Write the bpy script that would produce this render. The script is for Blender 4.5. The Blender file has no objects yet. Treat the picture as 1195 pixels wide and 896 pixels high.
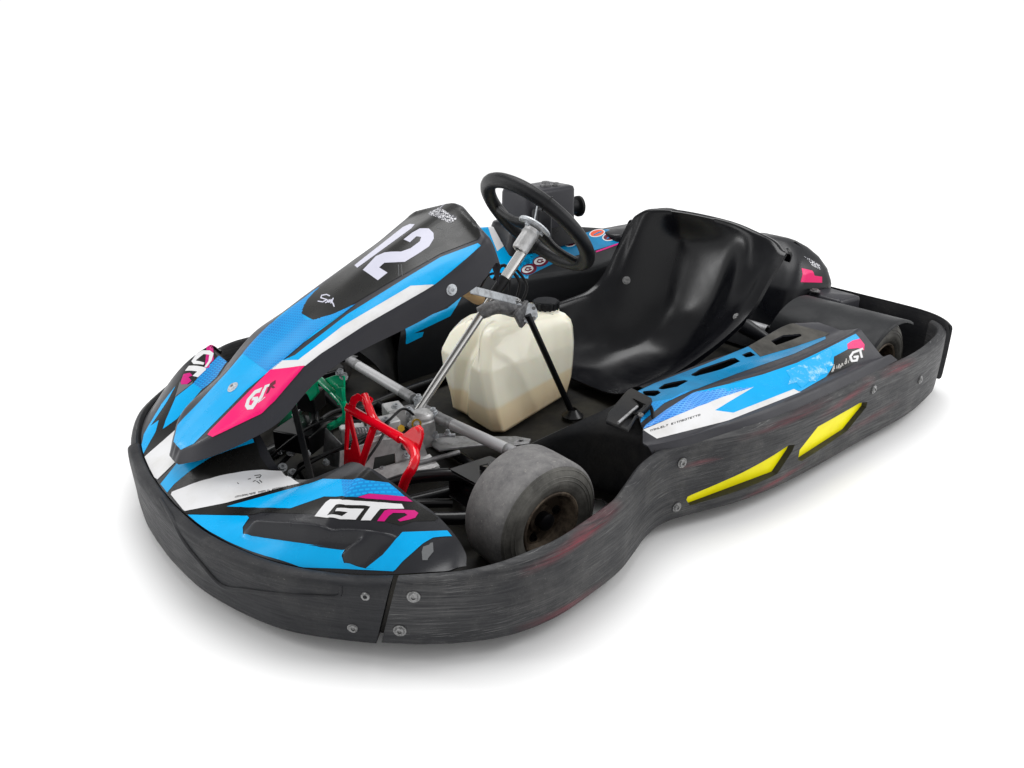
import bpy, bmesh, math, random
from mathutils import Vector, Matrix, noise
from mathutils.bvhtree import BVHTree
from mathutils.geometry import tessellate_polygon
random.seed(4)
S = bpy.context.scene
COL = S.collection
# ------------------------------------------------------------------ camera
cam = bpy.data.objects.new('camera', bpy.data.cameras.new('camera')); COL.objects.link(cam)
cam.data.sensor_width = 36.0; cam.data.lens = 900.0/1195.0*36.0
cam.data.clip_start = .05; cam.data.clip_end = 200
YAW, PIT = math.radians(-128.96), math.radians(23.2)
fwd = Vector((math.cos(YAW)*math.cos(PIT), math.sin(YAW)*math.cos(PIT), -math.sin(PIT)))
cam.location = (1.4412, 1.4950, .9569)
cam.rotation_euler = fwd.to_track_quat('-Z', 'Y').to_euler()
S.camera = cam
# ------------------------------------------------------------------ light (white studio)
W = bpy.data.worlds.new('World'); S.world = W; W.use_nodes = True
wt = W.node_tree; bgn = wt.nodes['Background']        # world gradient: white low down, greyer above, shaped for contrast in reflections
wtc = wt.nodes.new('ShaderNodeTexCoord'); wsx = wt.nodes.new('ShaderNodeSeparateXYZ'); wt.links.new(wtc.outputs['Generated'], wsx.inputs[0])
wmr = wt.nodes.new('ShaderNodeMapRange'); wmr.interpolation_type = 'SMOOTHSTEP'
for k_, v_ in ((1, .16), (2, .55), (3, 1.04), (4, .48)): wmr.inputs[k_].default_value = v_
wt.links.new(wsx.outputs['Z'], wmr.inputs[0]); wt.links.new(wmr.outputs[0], bgn.inputs[1])
bgn.inputs[0].default_value = (1, 1, 1, 1)
def area(name, loc, target, size, energy, sy=None):
    l = bpy.data.lights.new(name, 'AREA'); l.energy = energy; l.size = size
    l.shape = 'RECTANGLE' if sy else 'SQUARE'
    if sy: l.size_y = sy
    o = bpy.data.objects.new(name, l); COL.objects.link(o); o.location = loc
    o.rotation_euler = (Vector(target)-Vector(loc)).to_track_quat('-Z', 'Y').to_euler()
    return o
area('softbox', (-1.9, -3.2, 13.0), (0, 0, 0), 8.0, 1250)
area('strip_softbox', (2.6, -.8, 2.2), (.3, .1, .2), .35, 9, 1.8)
area('seat_fill_strip', (2.9, -2.3, 1.5), (-.4, 0, .4), .3, 18, 1.3)  # added fill strip, put there to give the seat its highlights
area('rear_fill', (-2.6, 2.2, 3.0), (-.2, 0, .2), 2.0, 66, 2.4)  # added fill lamp, brightens the tank and the near side
S.view_settings.view_transform = 'Standard'; S.view_settings.look = 'None'
S.view_settings.exposure = 0.0; S.view_settings.gamma = 1.0
S.render.engine = 'CYCLES'

# ------------------------------------------------------------------ materials
MATS = {}
def mat(name, col, rough=.45, metal=0., spec=.3, coat=0., bump=0., bscale=200., rvar=0., col2=None, cscale=8., cthr=(.45, .65), sss=0.):
    m = bpy.data.materials.new(name); m.use_nodes = True; nt = m.node_tree; b = nt.nodes['Principled BSDF']
    MATS[name] = m
    b.inputs['Base Color'].default_value = (*col, 1); b.inputs['Roughness'].default_value = rough
    b.inputs['Metallic'].default_value = metal; b.inputs['Specular IOR Level'].default_value = spec
    b.inputs['Coat Weight'].default_value = coat; b.inputs['Coat Roughness'].default_value = .08
    tc = nt.nodes.new('ShaderNodeTexCoord')
    def nz(sc, det=4., rg=.55, vec=None, dist=0.):
        n = nt.nodes.new('ShaderNodeTexNoise'); n.inputs['Scale'].default_value = sc
        n.inputs['Detail'].default_value = det; n.inputs['Roughness'].default_value = rg; n.inputs['Distortion'].default_value = dist
        nt.links.new(vec if vec else tc.outputs['Object'], n.inputs['Vector']); return n.outputs['Fac']
    def ramp(src, a, bb, lo=0., hi=1.):
        r = nt.nodes.new('ShaderNodeMapRange'); r.inputs[1].default_value = a; r.inputs[2].default_value = bb
        r.inputs[3].default_value = lo; r.inputs[4].default_value = hi; nt.links.new(src, r.inputs[0]); return r.outputs[0]
    def mix(fac, a, bb):
        x = nt.nodes.new('ShaderNodeMix'); x.data_type = 'RGBA'
        if isinstance(fac, float): x.inputs[0].default_value = fac
        else: nt.links.new(fac, x.inputs[0])
        for i, v in ((6, a), (7, bb)):
            if isinstance(v, tuple): x.inputs[i].default_value = (*v, 1)
            else: nt.links.new(v, x.inputs[i])
        return x.outputs[2]
    m_h = dict(nt=nt, b=b, tc=tc, nz=nz, ramp=ramp, mix=mix)
    if col2 is not None:
        nt.links.new(mix(ramp(nz(cscale, 6., .65), cthr[0], cthr[1]), col, col2), b.inputs['Base Color'])
    if rvar: nt.links.new(ramp(nz(14., 5., .6), .3, .7, max(rough-rvar, .03), min(rough+rvar, 1.)), b.inputs['Roughness'])
    if bump:
        bn = nt.nodes.new('ShaderNodeBump'); bn.inputs['Strength'].default_value = bump; bn.inputs['Distance'].default_value = .002
        nt.links.new(nz(bscale, 3.), bn.inputs['Height']); nt.links.new(bn.outputs[0], b.inputs['Normal'])
    m['h'] = 1
    HELP[name] = m_h
    return m
HELP = {}
mat('plastic_fairing', (.014, .0145, .018), .32, spec=.34, rvar=.08, bump=.08, bscale=320)
mat('plastic_black', (.007, .0075, .010), .36, rvar=.12, bump=.12, bscale=260)
mat('plastic_panel', (.031, .031, .037), .38, spec=.25, rvar=.1, bump=.1, bscale=320)
mat('plastic_soft', (.010, .011, .013), .48, spec=.22, rvar=.1, bump=.2, bscale=420)
mat('plastic_dusty', (.009, .0095, .011), .55, spec=.2, rvar=.1, bump=.25, bscale=300, col2=(.035, .033, .030), cscale=7., cthr=(.42, .8))
mat('plastic_seat', (.002, .0022, .0036), .23, spec=.30, rvar=.05, bump=.05, bscale=150, col2=(.006, .0065, .008), cscale=7, cthr=(.45, .8))
mat('grip_black', (.007, .0075, .009), .40, spec=.28, bump=.35, bscale=500, rvar=.08)
mat('sticker_black', (.008, .008, .0075), .28, spec=.3, rvar=.06, col2=(.020, .019, .017), cscale=5, cthr=(.5, .8))
mat('sticker_blue', (.0, .37, .76), .26, spec=.2, rvar=.08, col2=(.0, .32, .68), cscale=12, cthr=(.5, .75))
mat('sticker_white', (.70, .70, .71), .35, spec=.2, rvar=.08, col2=(.54, .525, .49), cscale=6, cthr=(.5, .8))
mat('sticker_grey', (.42, .41, .39), .4)
mat('sticker_number', (.58, .58, .68), .35)
mat('sticker_pink', (.84, .003, .15), .32, rvar=.08)
mat('sticker_magenta', (.55, .002, .18), .35)
mat('sticker_darkred', (.12, .002, .02), .4)
mat('sticker_orange', (.72, .10, .04), .4)
mat('sticker_residue', (.13, .135, .14), .7, bump=.4, bscale=120)
mat('deck_blue', (.0, .20, .42), .3, rvar=.1, col2=(.005, .14, .30), cscale=10)
mat('yellow_plate', (1., .90, .0), .38, rvar=.06, col2=(.95, .80, .0), cscale=14, cthr=(.5, .8))
mat('red_paint', (.72, .0, .012), .2, coat=.6)
mat('green_paint', (.0, .52, .24), .25, coat=.4)
mat('chrome', (.80, .79, .77), .16, metal=.75)
mat('aluminium', (.72, .72, .72), .34, metal=.35, rvar=.1, col2=(.52, .52, .52), cscale=40)
mat('aluminium_dull', (.34, .34, .35), .5, metal=.5, col2=(.2, .2, .2), cscale=45, bump=.2)
mat('zinc', (.60, .63, .66), .40, metal=.35, col2=(.36, .37, .39), cscale=60)
mat('cast_grey', (.16, .16, .165), .6, metal=.5, col2=(.3, .3, .3), cscale=70, bump=.4)
mat('steel_black', (.005, .005, .006), .28, coat=.1)
mat('bolt_steel', (.25, .25, .25), .45, metal=.8, col2=(.1, .1, .1), cscale=200)
mat('brass', (.75, .45, .05), .3, metal=.8)
mat('pod_worn', (.04, .038, .034), .7, spec=.2, bump=.4, bscale=140, col2=(.10, .095, .085), cscale=14., cthr=(.35, .7))
mat('floor_pan_ground_shade', (.010, .0095, .0085), .6, spec=.2, bump=.2, bscale=60, col2=(.024, .022, .016), cscale=9, rvar=.1)  # pan colour, kept dark to stand in for shaded ground too
mat('rim_rust', (.06, .045, .033), .6, metal=.3, col2=(.24, .19, .14), cscale=22, bump=.5, bscale=90)
mat('rubber_hose', (.006, .006, .007), .45)
mat('tan_foam', (.55, .36, .17), .8, bump=.5, bscale=180)
mat('ground_white', (.95, .95, .95), .8, spec=.1)
# tank: milky polythene with fuel level showing
m = mat('tank_polythene', (.80, .74, .59), .22, coat=.2)
h = HELP['tank_polythene']; nt = h['nt']
sx = nt.nodes.new('ShaderNodeSeparateXYZ'); nt.links.new(h['tc'].outputs['Object'], sx.inputs[0])
lv = nt.nodes.new('ShaderNodeMath'); lv.operation = 'MULTIPLY_ADD'; nt.links.new(sx.outputs['X'], lv.inputs[0]); lv.inputs[1].default_value = .06
nt.links.new(sx.outputs['Z'], lv.inputs[2])
fuel = h['ramp'](lv.outputs[0], .128, .138)
c1 = h['mix'](fuel, (.93, .80, .55), (.98, .93, .76))
c2 = h['mix'](h['ramp'](sx.outputs['Z'], .04, .13, .5, 0.), c1, (.62, .42, .24))
nt.links.new(c2, h['b'].inputs['Base Color'])
h['b'].inputs['Subsurface Weight'].default_value = .35; h['b'].inputs['Subsurface Radius'].default_value = (.03, .022, .014)
h['b'].inputs['Subsurface Scale'].default_value = .6
# honeycomb sticker film
def honey(name, ca, cb, sc=150):
    mat(name, ca, .33); h = HELP[name]; nt = h['nt']
    v = nt.nodes.new('ShaderNodeTexBrick'); v.offset = .5; v.inputs['Scale'].default_value = 1.
    v.inputs['Brick Width'].default_value = sc; v.inputs['Row Height'].default_value = sc*.5; v.inputs['Mortar Size'].default_value = sc*.17
    v.inputs['Mortar Smooth'].default_value = .4; v.inputs['Bias'].default_value = 0.
    uv = nt.nodes.new('ShaderNodeUVMap'); uv.uv_map = 'map'
    mp = nt.nodes.new('ShaderNodeMapping'); mp.inputs['Rotation'].default_value = (0, 0, .5)
    nt.links.new(uv.outputs[0], mp.inputs[0])
    nt.links.new(mp.outputs[0], v.inputs['Vector'])
    r = v.outputs['Fac']
    big = h['ramp'](h['nz'](7., 2.), .35, .6, .45, 1.)
    ml = nt.nodes.new('ShaderNodeMath'); ml.operation = 'MULTIPLY'; nt.links.new(r, ml.inputs[0]); nt.links.new(big, ml.inputs[1])
    nt.links.new(h['mix'](ml.outputs[0], ca, cb), h['b'].inputs['Base Color'])
honey('honeycomb', (.0, .35, .76), (.0, .17, .52), .0105)
honey('honeycomb_dark', (.01, .15, .60), (.12, .45, .88), .0105)
# torn worn film: blue rubbed through to white
m = mat('sticker_worn', (.0, .36, .80), .4); h = HELP['sticker_worn']
h['nt'].links.new(h['mix'](h['ramp'](h['nz'](34., 10., .8), .50, .62), (.0, .37, .76), (.40, .66, .76)), h['b'].inputs['Base Color'])
m = mat('patterned_film', (.7, .7, .7), .4); h = HELP['patterned_film']
v = h['nt'].nodes.new('ShaderNodeTexVoronoi'); v.inputs['Scale'].default_value = 260; h['nt'].links.new(h['tc'].outputs['Object'], v.inputs['Vector'])
h['nt'].links.new(h['mix'](h['ramp'](v.outputs['Distance'], .35, .55), (.75, .75, .78), (.03, .03, .04)), h['b'].inputs['Base Color'])
# scuffed bumper plastic: streaks follow the UV length direction
def scuffed(name, base, grey, amount, reds, tan=0.):
    mat(name, base, .52); h = HELP[name]; nt = h['nt']; nz, ramp, mix = h['nz'], h['ramp'], h['mix']
    uv = nt.nodes.new('ShaderNodeUVMap'); uv.uv_map = 'map'
    def st(sx_, sy_, rot=0.):
        mr = nt.nodes.new('ShaderNodeMapping'); mr.inputs['Rotation'].default_value = (0, 0, rot); nt.links.new(uv.outputs[0], mr.inputs[0])
        mp = nt.nodes.new('ShaderNodeMapping'); mp.inputs['Scale'].default_value = (sx_, sy_, 1)
        nt.links.new(mr.outputs[0], mp.inputs[0]); return mp.outputs[0]
    def mul(a, b_):
        x = nt.nodes.new('ShaderNodeMath'); x.operation = 'MULTIPLY'
        for i, v_ in ((0, a), (1, b_)):
            if isinstance(v_, float): x.inputs[i].default_value = v_
            else: nt.links.new(v_, x.inputs[i])
        return x.outputs[0]
    lite = tuple(min(g*1.5, .5) for g in grey)
    pa = ramp(nz(1., 6., .65, st(3.2, 13.)), .40, .66); pb = ramp(nz(1., 6., .65, st(5., 17., .3)), .44, .62); pc = ramp(nz(9., 7., .7), .48, .70)
    c = mix(mul(mul(ramp(nz(1., 10., .74, st(5., 210., .03)), .42, .74), pa), amount*.7), base, grey)          # broad rubbed bands
    c = mix(mul(mul(ramp(nz(1., 10., .8, st(9., 620., -.05)), .55, .63), pb), amount*.8), c, lite)                # thin long scratches
    c = mix(mul(mul(ramp(nz(1., 9., .8, st(14., 480., .22)), .60, .66), pc), amount*.75), c, lite)                # slanted gouges
    c = mix(mul(mul(ramp(nz(1., 9., .8, st(14., 480., -.30)), .62, .67), pa), amount*.6), c, grey)
    c = mix(mul(mul(ramp(nz(330., 2., .6), .66, .72), pc), amount*.8), c, (.30, .29, .27))                        # stone chips
    c = mix(mul(pc, amount*.22), c, (.17, .165, .155))                                                             # dust
    sp = nt.nodes.new('ShaderNodeSeparateXYZ'); nt.links.new(uv.outputs[0], sp.inputs[0])
    for (u0, v0, du, dv, sl, k) in reds:           # paint rubbed off from other karts
        e = nt.nodes.new('ShaderNodeMath'); e.operation = 'SUBTRACT'; nt.links.new(sp.outputs[0], e.inputs[0]); e.inputs[1].default_value = u0
        f = nt.nodes.new('ShaderNodeMath'); f.operation = 'MULTIPLY_ADD'; nt.links.new(e.outputs[0], f.inputs[0]); f.inputs[1].default_value = -sl; f.inputs[2].default_value = -v0
        g = nt.nodes.new('ShaderNodeMath'); g.operation = 'ADD'; nt.links.new(sp.outputs[1], g.inputs[0]); nt.links.new(f.outputs[0], g.inputs[1])
        def fall(src, w):
            a = nt.nodes.new('ShaderNodeMath'); a.operation = 'ABSOLUTE'; nt.links.new(src, a.inputs[0]); return ramp(a.outputs[0], 0., w, 1., 0.)
        mk = mul(mul(fall(e.outputs[0], du), fall(g.outputs[0], dv)), ramp(nz(1., 6., .7, st(12., 300., .02)), .36, .56))
        c = mix(mul(mk, k*.75), c, (.26, .03, .05))
    nt.links.new(c, h['b'].inputs['Base Color'])
    nt.links.new(ramp(nz(1., 6., .7, st(12., 200.)), .3, .7, .38, .72), h['b'].inputs['Roughness'])
    bn = nt.nodes.new('ShaderNodeBump'); bn.inputs['Strength'].default_value = .35; bn.inputs['Distance'].default_value = .0015
    hh = nt.nodes.new('ShaderNodeMath'); hh.operation = 'ADD'
    nt.links.new(nz(1., 9., .78, st(7., 300., .03)), hh.inputs[0]); nt.links.new(nz(150., 4., .7), hh.inputs[1])
    nt.links.new(hh.outputs[0], bn.inputs['Height']); nt.links.new(bn.outputs[0], h['b'].inputs['Normal'])
scuffed('bumper_front', (.011, .0115, .014), (.055, .056, .061), .5, [])
scuffed('bumper_side', (.017, .0175, .020), (.175, .174, .172), 1.0,
        [(.98, .172, .14, .014, .10, 1.), (.95, .042, .12, .012, -.02, .7), (1.66, .200, .18, .010, .03, .5), (1.90, .188, .14, .013, .12, .9), (2.15, .200, .10, .012, .0, .8),
         (1.64, .050, .12, .011, .12, .9), (1.40, .160, .06, .008, .0, .6), (2.05, .090, .16, .014, .05, .45)])
# tyre
m = mat('tyre_tread', (.05, .049, .05), .78); h = HELP['tyre_tread']
c = h['mix'](h['ramp'](h['nz'](34., 9., .78), .35, .70), (.115, .112, .114), (.22, .215, .21))
c = h['mix'](h['ramp'](h['nz'](160., 3.), .62, .7), c, (.23, .22, .21))
h['nt'].links.new(c, h['b'].inputs['Base Color'])
bn = h['nt'].nodes.new('ShaderNodeBump'); bn.inputs['Strength'].default_value = .5; bn.inputs['Distance'].default_value = .001
h['nt'].links.new(h['nz'](220., 5., .7), bn.inputs['Height']); h['nt'].links.new(bn.outputs[0], h['b'].inputs['Normal'])
mat('tyre_wall', (.07, .068, .062), .6, bump=.4, bscale=150, col2=(.17, .165, .15), cscale=20, cthr=(.35, .7))

SEAT_BOLT = (-.3365, -.1262, .2955)
FSTEER = 0.0
SPOKES = (math.radians(64), math.radians(186))
PANEL_BOLTS = [((.9744, .0095, .3284), (.55, 0, .83)), ((.5342, .1665, .4902), (.1, .99, .05))]
# ------------------------------------------------------------------ geometry helpers
kart = bpy.data.objects.new('go_kart', None); COL.objects.link(kart); kart.empty_display_size = .2
kart['label'] = 'black rental go-kart with blue, white and pink stickers and number 12 on its front panel'
kart['category'] = 'go-kart'
def mk(name, verts, faces, mats, parent=kart, fm=None, smooth=True, ang=38, uvs=None, label=None):
    me = bpy.data.meshes.new(name); me.from_pydata([tuple(v) for v in verts], [], faces)
    if isinstance(mats, str): mats = [mats]
    for q in mats: me.materials.append(MATS[q])
    if fm:
        for p, k in zip(me.polygons, fm): p.material_index = k
    if uvs:
        ul = me.uv_layers.new(name='map')
        for l in me.loops: ul.data[l.index].uv = uvs[l.vertex_index]
    me.update(); me.validate()
    if smooth:
        me.polygons.foreach_set('use_smooth', [True]*len(me.polygons))
        me.set_sharp_from_angle(angle=math.radians(ang))
    o = bpy.data.objects.new(name, me); COL.objects.link(o); o.parent = parent
    if label: o['label'] = label
    return o
class MB:
    """several primitives of one part collected in one mesh"""
    def __init__(s): s.v = []; s.f = []; s.m = []; s.k = 0
    def add(s, v, f):
        n = len(s.v); s.v += [Vector(p) for p in v]; s.f += [tuple(i+n for i in q) for q in f]; s.m += [s.k]*len(f); return s
    def build_each(s, name, mats, parent=kart, **kw):
        # one object per separate piece (islands whose boxes touch stay together)
        par = list(range(len(s.v)))
        def fd(a):
            while par[a] != a: par[a] = par[par[a]]; a = par[a]
            return a
        for q in s.f:
            for k in q[1:]: par[fd(k)] = fd(q[0])
        isl = {}
        for i in range(len(s.v)): isl.setdefault(fd(i), []).append(i)
        out = []
        for vs in isl.values():
            if len(vs) < 3: continue
            m_ = MB(); mp = {k: i for i, k in enumerate(vs)}; m_.v = [s.v[k] for k in vs]; S_ = set(vs)
            m_.f = [tuple(mp[k] for k in q) for q in s.f if q[0] in S_]; m_.m = [0]*len(m_.f)
            out.append(m_.build(name, mats, parent, **kw))
        return out
    def build(s, name, mats, parent=kart, ang=38, label=None, bevel=0.):
        o = mk(name, s.v, s.f, mats, parent, fm=s.m if not isinstance(mats, str) else None, ang=ang, label=label)
        if bevel:
            b = o.modifiers.new('b', 'BEVEL'); b.width = bevel; b.segments = 2; b.limit_method = 'ANGLE'; b.angle_limit = math.radians(40)
        return o
def crs(P, n, closed=False):
    """Catmull-Rom through P, resampled at n points of even arc length"""
    P = [Vector(p) for p in P]; dense = []; N = len(P)
    segs = N if closed else N-1
    for i in range(segs):
        if closed: a, b, c, d = P[i-1], P[i], P[(i+1) % N], P[(i+2) % N]
        else:
            b, c = P[i], P[i+1]; a = P[i-1] if i else b*2-c; d = P[i+2] if i+2 < N else c*2-b
        for k in range(24):
            t = k/24.; dense.append(.5*((2*b)+(c-a)*t+(2*a-5*b+4*c-d)*t*t+(3*b-3*c+d-a)*t**3))
    if not closed: dense.append(P[-1].copy())
    else: dense.append(dense[0].copy())
    return resample(dense, n, closed)
def resample(D, n, closed=False):
    L = [0.]
    for i in range(1, len(D)): L.append(L[-1]+(D[i]-D[i-1]).length)
    out = []; j = 0; m = n if closed else n-1
    for k in range(n):
        s = L[-1]*k/m
        while j < len(L)-2 and L[j+1] < s: j += 1
        d = L[j+1]-L[j]; t = (s-L[j])/d if d > 1e-12 else 0
        out.append(D[j].lerp(D[j+1], min(max(t, 0), 1)))
    return out
def grid_from_rails(rails, nu, nv, spline=False, smooth=2):
    """rails: list of polylines (each resampled to nu points); across: nv points"""
    R = [crs(r, nu) for r in rails]; G = []
    for i in range(nu):
        c = [r[i] for r in R]
        row = crs(c, nv) if spline else resample(c, nv)
        for _ in range(smooth):
            row = [row[0]]+[(row[k-1]+row[k]*2+row[k+1])/4 for k in range(1, nv-1)]+[row[-1]]
        G.append(row)
    return G
def shell(G, t, flip=False, closed_v=False):
    nu, nv = len(G), len(G[0]); N = []
    for i in range(nu):
        row = []
        for j in range(nv):
            a = G[min(i+1, nu-1)][j]-G[max(i-1, 0)][j]; b = G[i][min(j+1, nv-1)]-G[i][max(j-1, 0)]
            n = a.cross(b); n = n.normalized() if n.length > 1e-12 else Vector((0, 0, 1)); row.append(-n if flip else n)
        N.append(row)
    v = [p for r in G for p in r]+[G[i][j]-N[i][j]*t for i in range(nu) for j in range(nv)]
    o = nu*nv; f = []
    q = lambda i, j: i*nv+j
    for i in range(nu-1):
        for j in range(nv-1):
            a = (q(i, j), q(i+1, j), q(i+1, j+1), q(i, j+1))
            if flip: a = a[::-1]
            f.append(a); f.append(tuple(k+o for k in a[::-1]))
    def rim(seq):
        for k in range(len(seq)-1):
            a, b = seq[k], seq[k+1]; w = (a, b, b+o, a+o); f.append(w[::-1] if not flip else w)
    rim([q(0, j) for j in range(nv-1, -1, -1)]); rim([q(nu-1, j) for j in range(nv)])
    rim([q(i, 0) for i in range(nu)]); rim([q(i, nv-1) for i in range(nu-1, -1, -1)])
    return v, f
def tube(mb, path, r, seg=12, n=None, caps=True, flat=1., up=None):
    P = crs(path, n) if n else [Vector(p) for p in path]
    rs = r if isinstance(r, (list, tuple)) else None
    v = []; f = []; pu = None
    for i, p in enumerate(P):
        t = (P[min(i+1, len(P)-1)]-P[max(i-1, 0)]).normalized()
        if pu is None:
            u = Vector(up) if up else (Vector((0, 0, 1)) if abs(t.z) < .9 else Vector((1, 0, 0)))
        else: u = pu
        u = (u-t*u.dot(t)).normalized(); pu = u; w = t.cross(u)
        if rs:
            x = i/(len(P)-1)*(len(rs)-1); k = min(int(x), len(rs)-2); rr = rs[k]+(rs[k+1]-rs[k])*(x-k)
        else: rr = r
        for s in range(seg):
            a = 2*math.pi*s/seg; v.append(p+(u*math.cos(a)*flat+w*math.sin(a))*rr)
    for i in range(len(P)-1):
        for s in range(seg):
            a, b = i*seg+s, i*seg+(s+1) % seg; f.append((a, b, b+seg, a+seg))
    if caps: f.append(tuple(range(seg))[::-1]); f.append(tuple((len(P)-1)*seg+s for s in range(seg)))
    mb.add(v, f); return mb
def frame(n, up=(0, 0, 1)):
    n = Vector(n).normalized(); u = Vector(up)
    if abs(n.dot(u)) > .95: u = Vector((1, 0, 0))
    u = (u-n*u.dot(n)).normalized(); return n, u, n.cross(u)
def lathe(mb, c, axis, prof, seg=32, caps=False):
    """prof: (distance along axis, radius)"""
    n, u, w = frame(axis); c = Vector(c); v = []; f = []; m = len(prof)
    for s in range(seg):
        a = 2*math.pi*s/seg; d = u*math.cos(a)+w*math.sin(a)
        for h_, r in prof: v.append(c+n*h_+d*r)
    for s in range(seg):
        for k in range(m-1):
            a = s*m+k; b = ((s+1) % seg)*m+k; f.append((a, b, b+1, a+1))
    if caps: f.append(tuple(s*m for s in range(seg))[::-1]); f.append(tuple(s*m+m-1 for s in range(seg)))
    mb.add(v, f); return mb
def bolt(mb, c, n, r=.007, h_=.004):
    lathe(mb, c, n, [(-.002, r*1.35), (h_*.3, r*1.35), (h_*.35, r), (h_, r*.85), (h_, r*.45), (h_*.5, r*.4), (h_*.5, 0.0001)], 14)
def obox(mb, c, sx_, sy_, sz_, ax=(1, 0, 0), up=(0, 0, 1)):
    a = Vector(ax).normalized(); u = Vector(up); u = (u-a*u.dot(a)).normalized(); w = u.cross(a); c = Vector(c)
    v = [c+a*sx_/2*i+w*sy_/2*j+u*sz_/2*k for i in (-1, 1) for j in (-1, 1) for k in (-1, 1)]
    mb.add(v, [(0, 1, 3, 2), (4, 6, 7, 5), (0, 4, 5, 1), (2, 3, 7, 6), (0, 2, 6, 4), (1, 5, 7, 3)]); return mb
def plate(mb, pts, n, t, holes=()):
    """flat plate of thickness t from 3-D outline (with holes)"""
    n = Vector(n).normalized(); loops = [[Vector(p) for p in pts]]+[[Vector(p) for p in h_] for h_ in holes]
    flat = [p for l in loops for p in l]
    fwd_, u, w = frame(n)
    tris = tessellate_polygon([[Vector((p.dot(u), p.dot(w), 0)) for p in l] for l in loops])
    k = len(flat); v = [p+n*t/2 for p in flat]+[p-n*t/2 for p in flat]; f = []
    for a, b, c in tris:
        if (flat[b]-flat[a]).cross(flat[c]-flat[a]).dot(n) < 0: a, b, c = a, c, b
        f.append((a, b, c)); f.append((c+k, b+k, a+k))
    o = 0
    for l in loops:
        for i in range(len(l)): a, b = o+i, o+(i+1) % len(l); f.append((a, b, b+k, a+k))
        o += len(l)
    mb.add(v, f); return mb
def boolean(o, cutter, op='DIFFERENCE'):
    m_ = o.modifiers.new('cut', 'BOOLEAN'); m_.operation = op; m_.object = cutter; m_.solver = 'EXACT'
    bpy.context.view_layer.update()
    dg = bpy.context.evaluated_depsgraph_get(); me = bpy.data.meshes.new_from_object(o.evaluated_get(dg))
    o.modifiers.clear(); old = o.data; o.data = me; bpy.data.objects.remove(cutter)
    me.polygons.foreach_set('use_smooth', [True]*len(me.polygons)); me.set_sharp_from_angle(angle=math.radians(35))
# ------------------------------------------------------------------ sticker films pressed on a part, cut out in the part's own template plane
ART = {}
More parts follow.
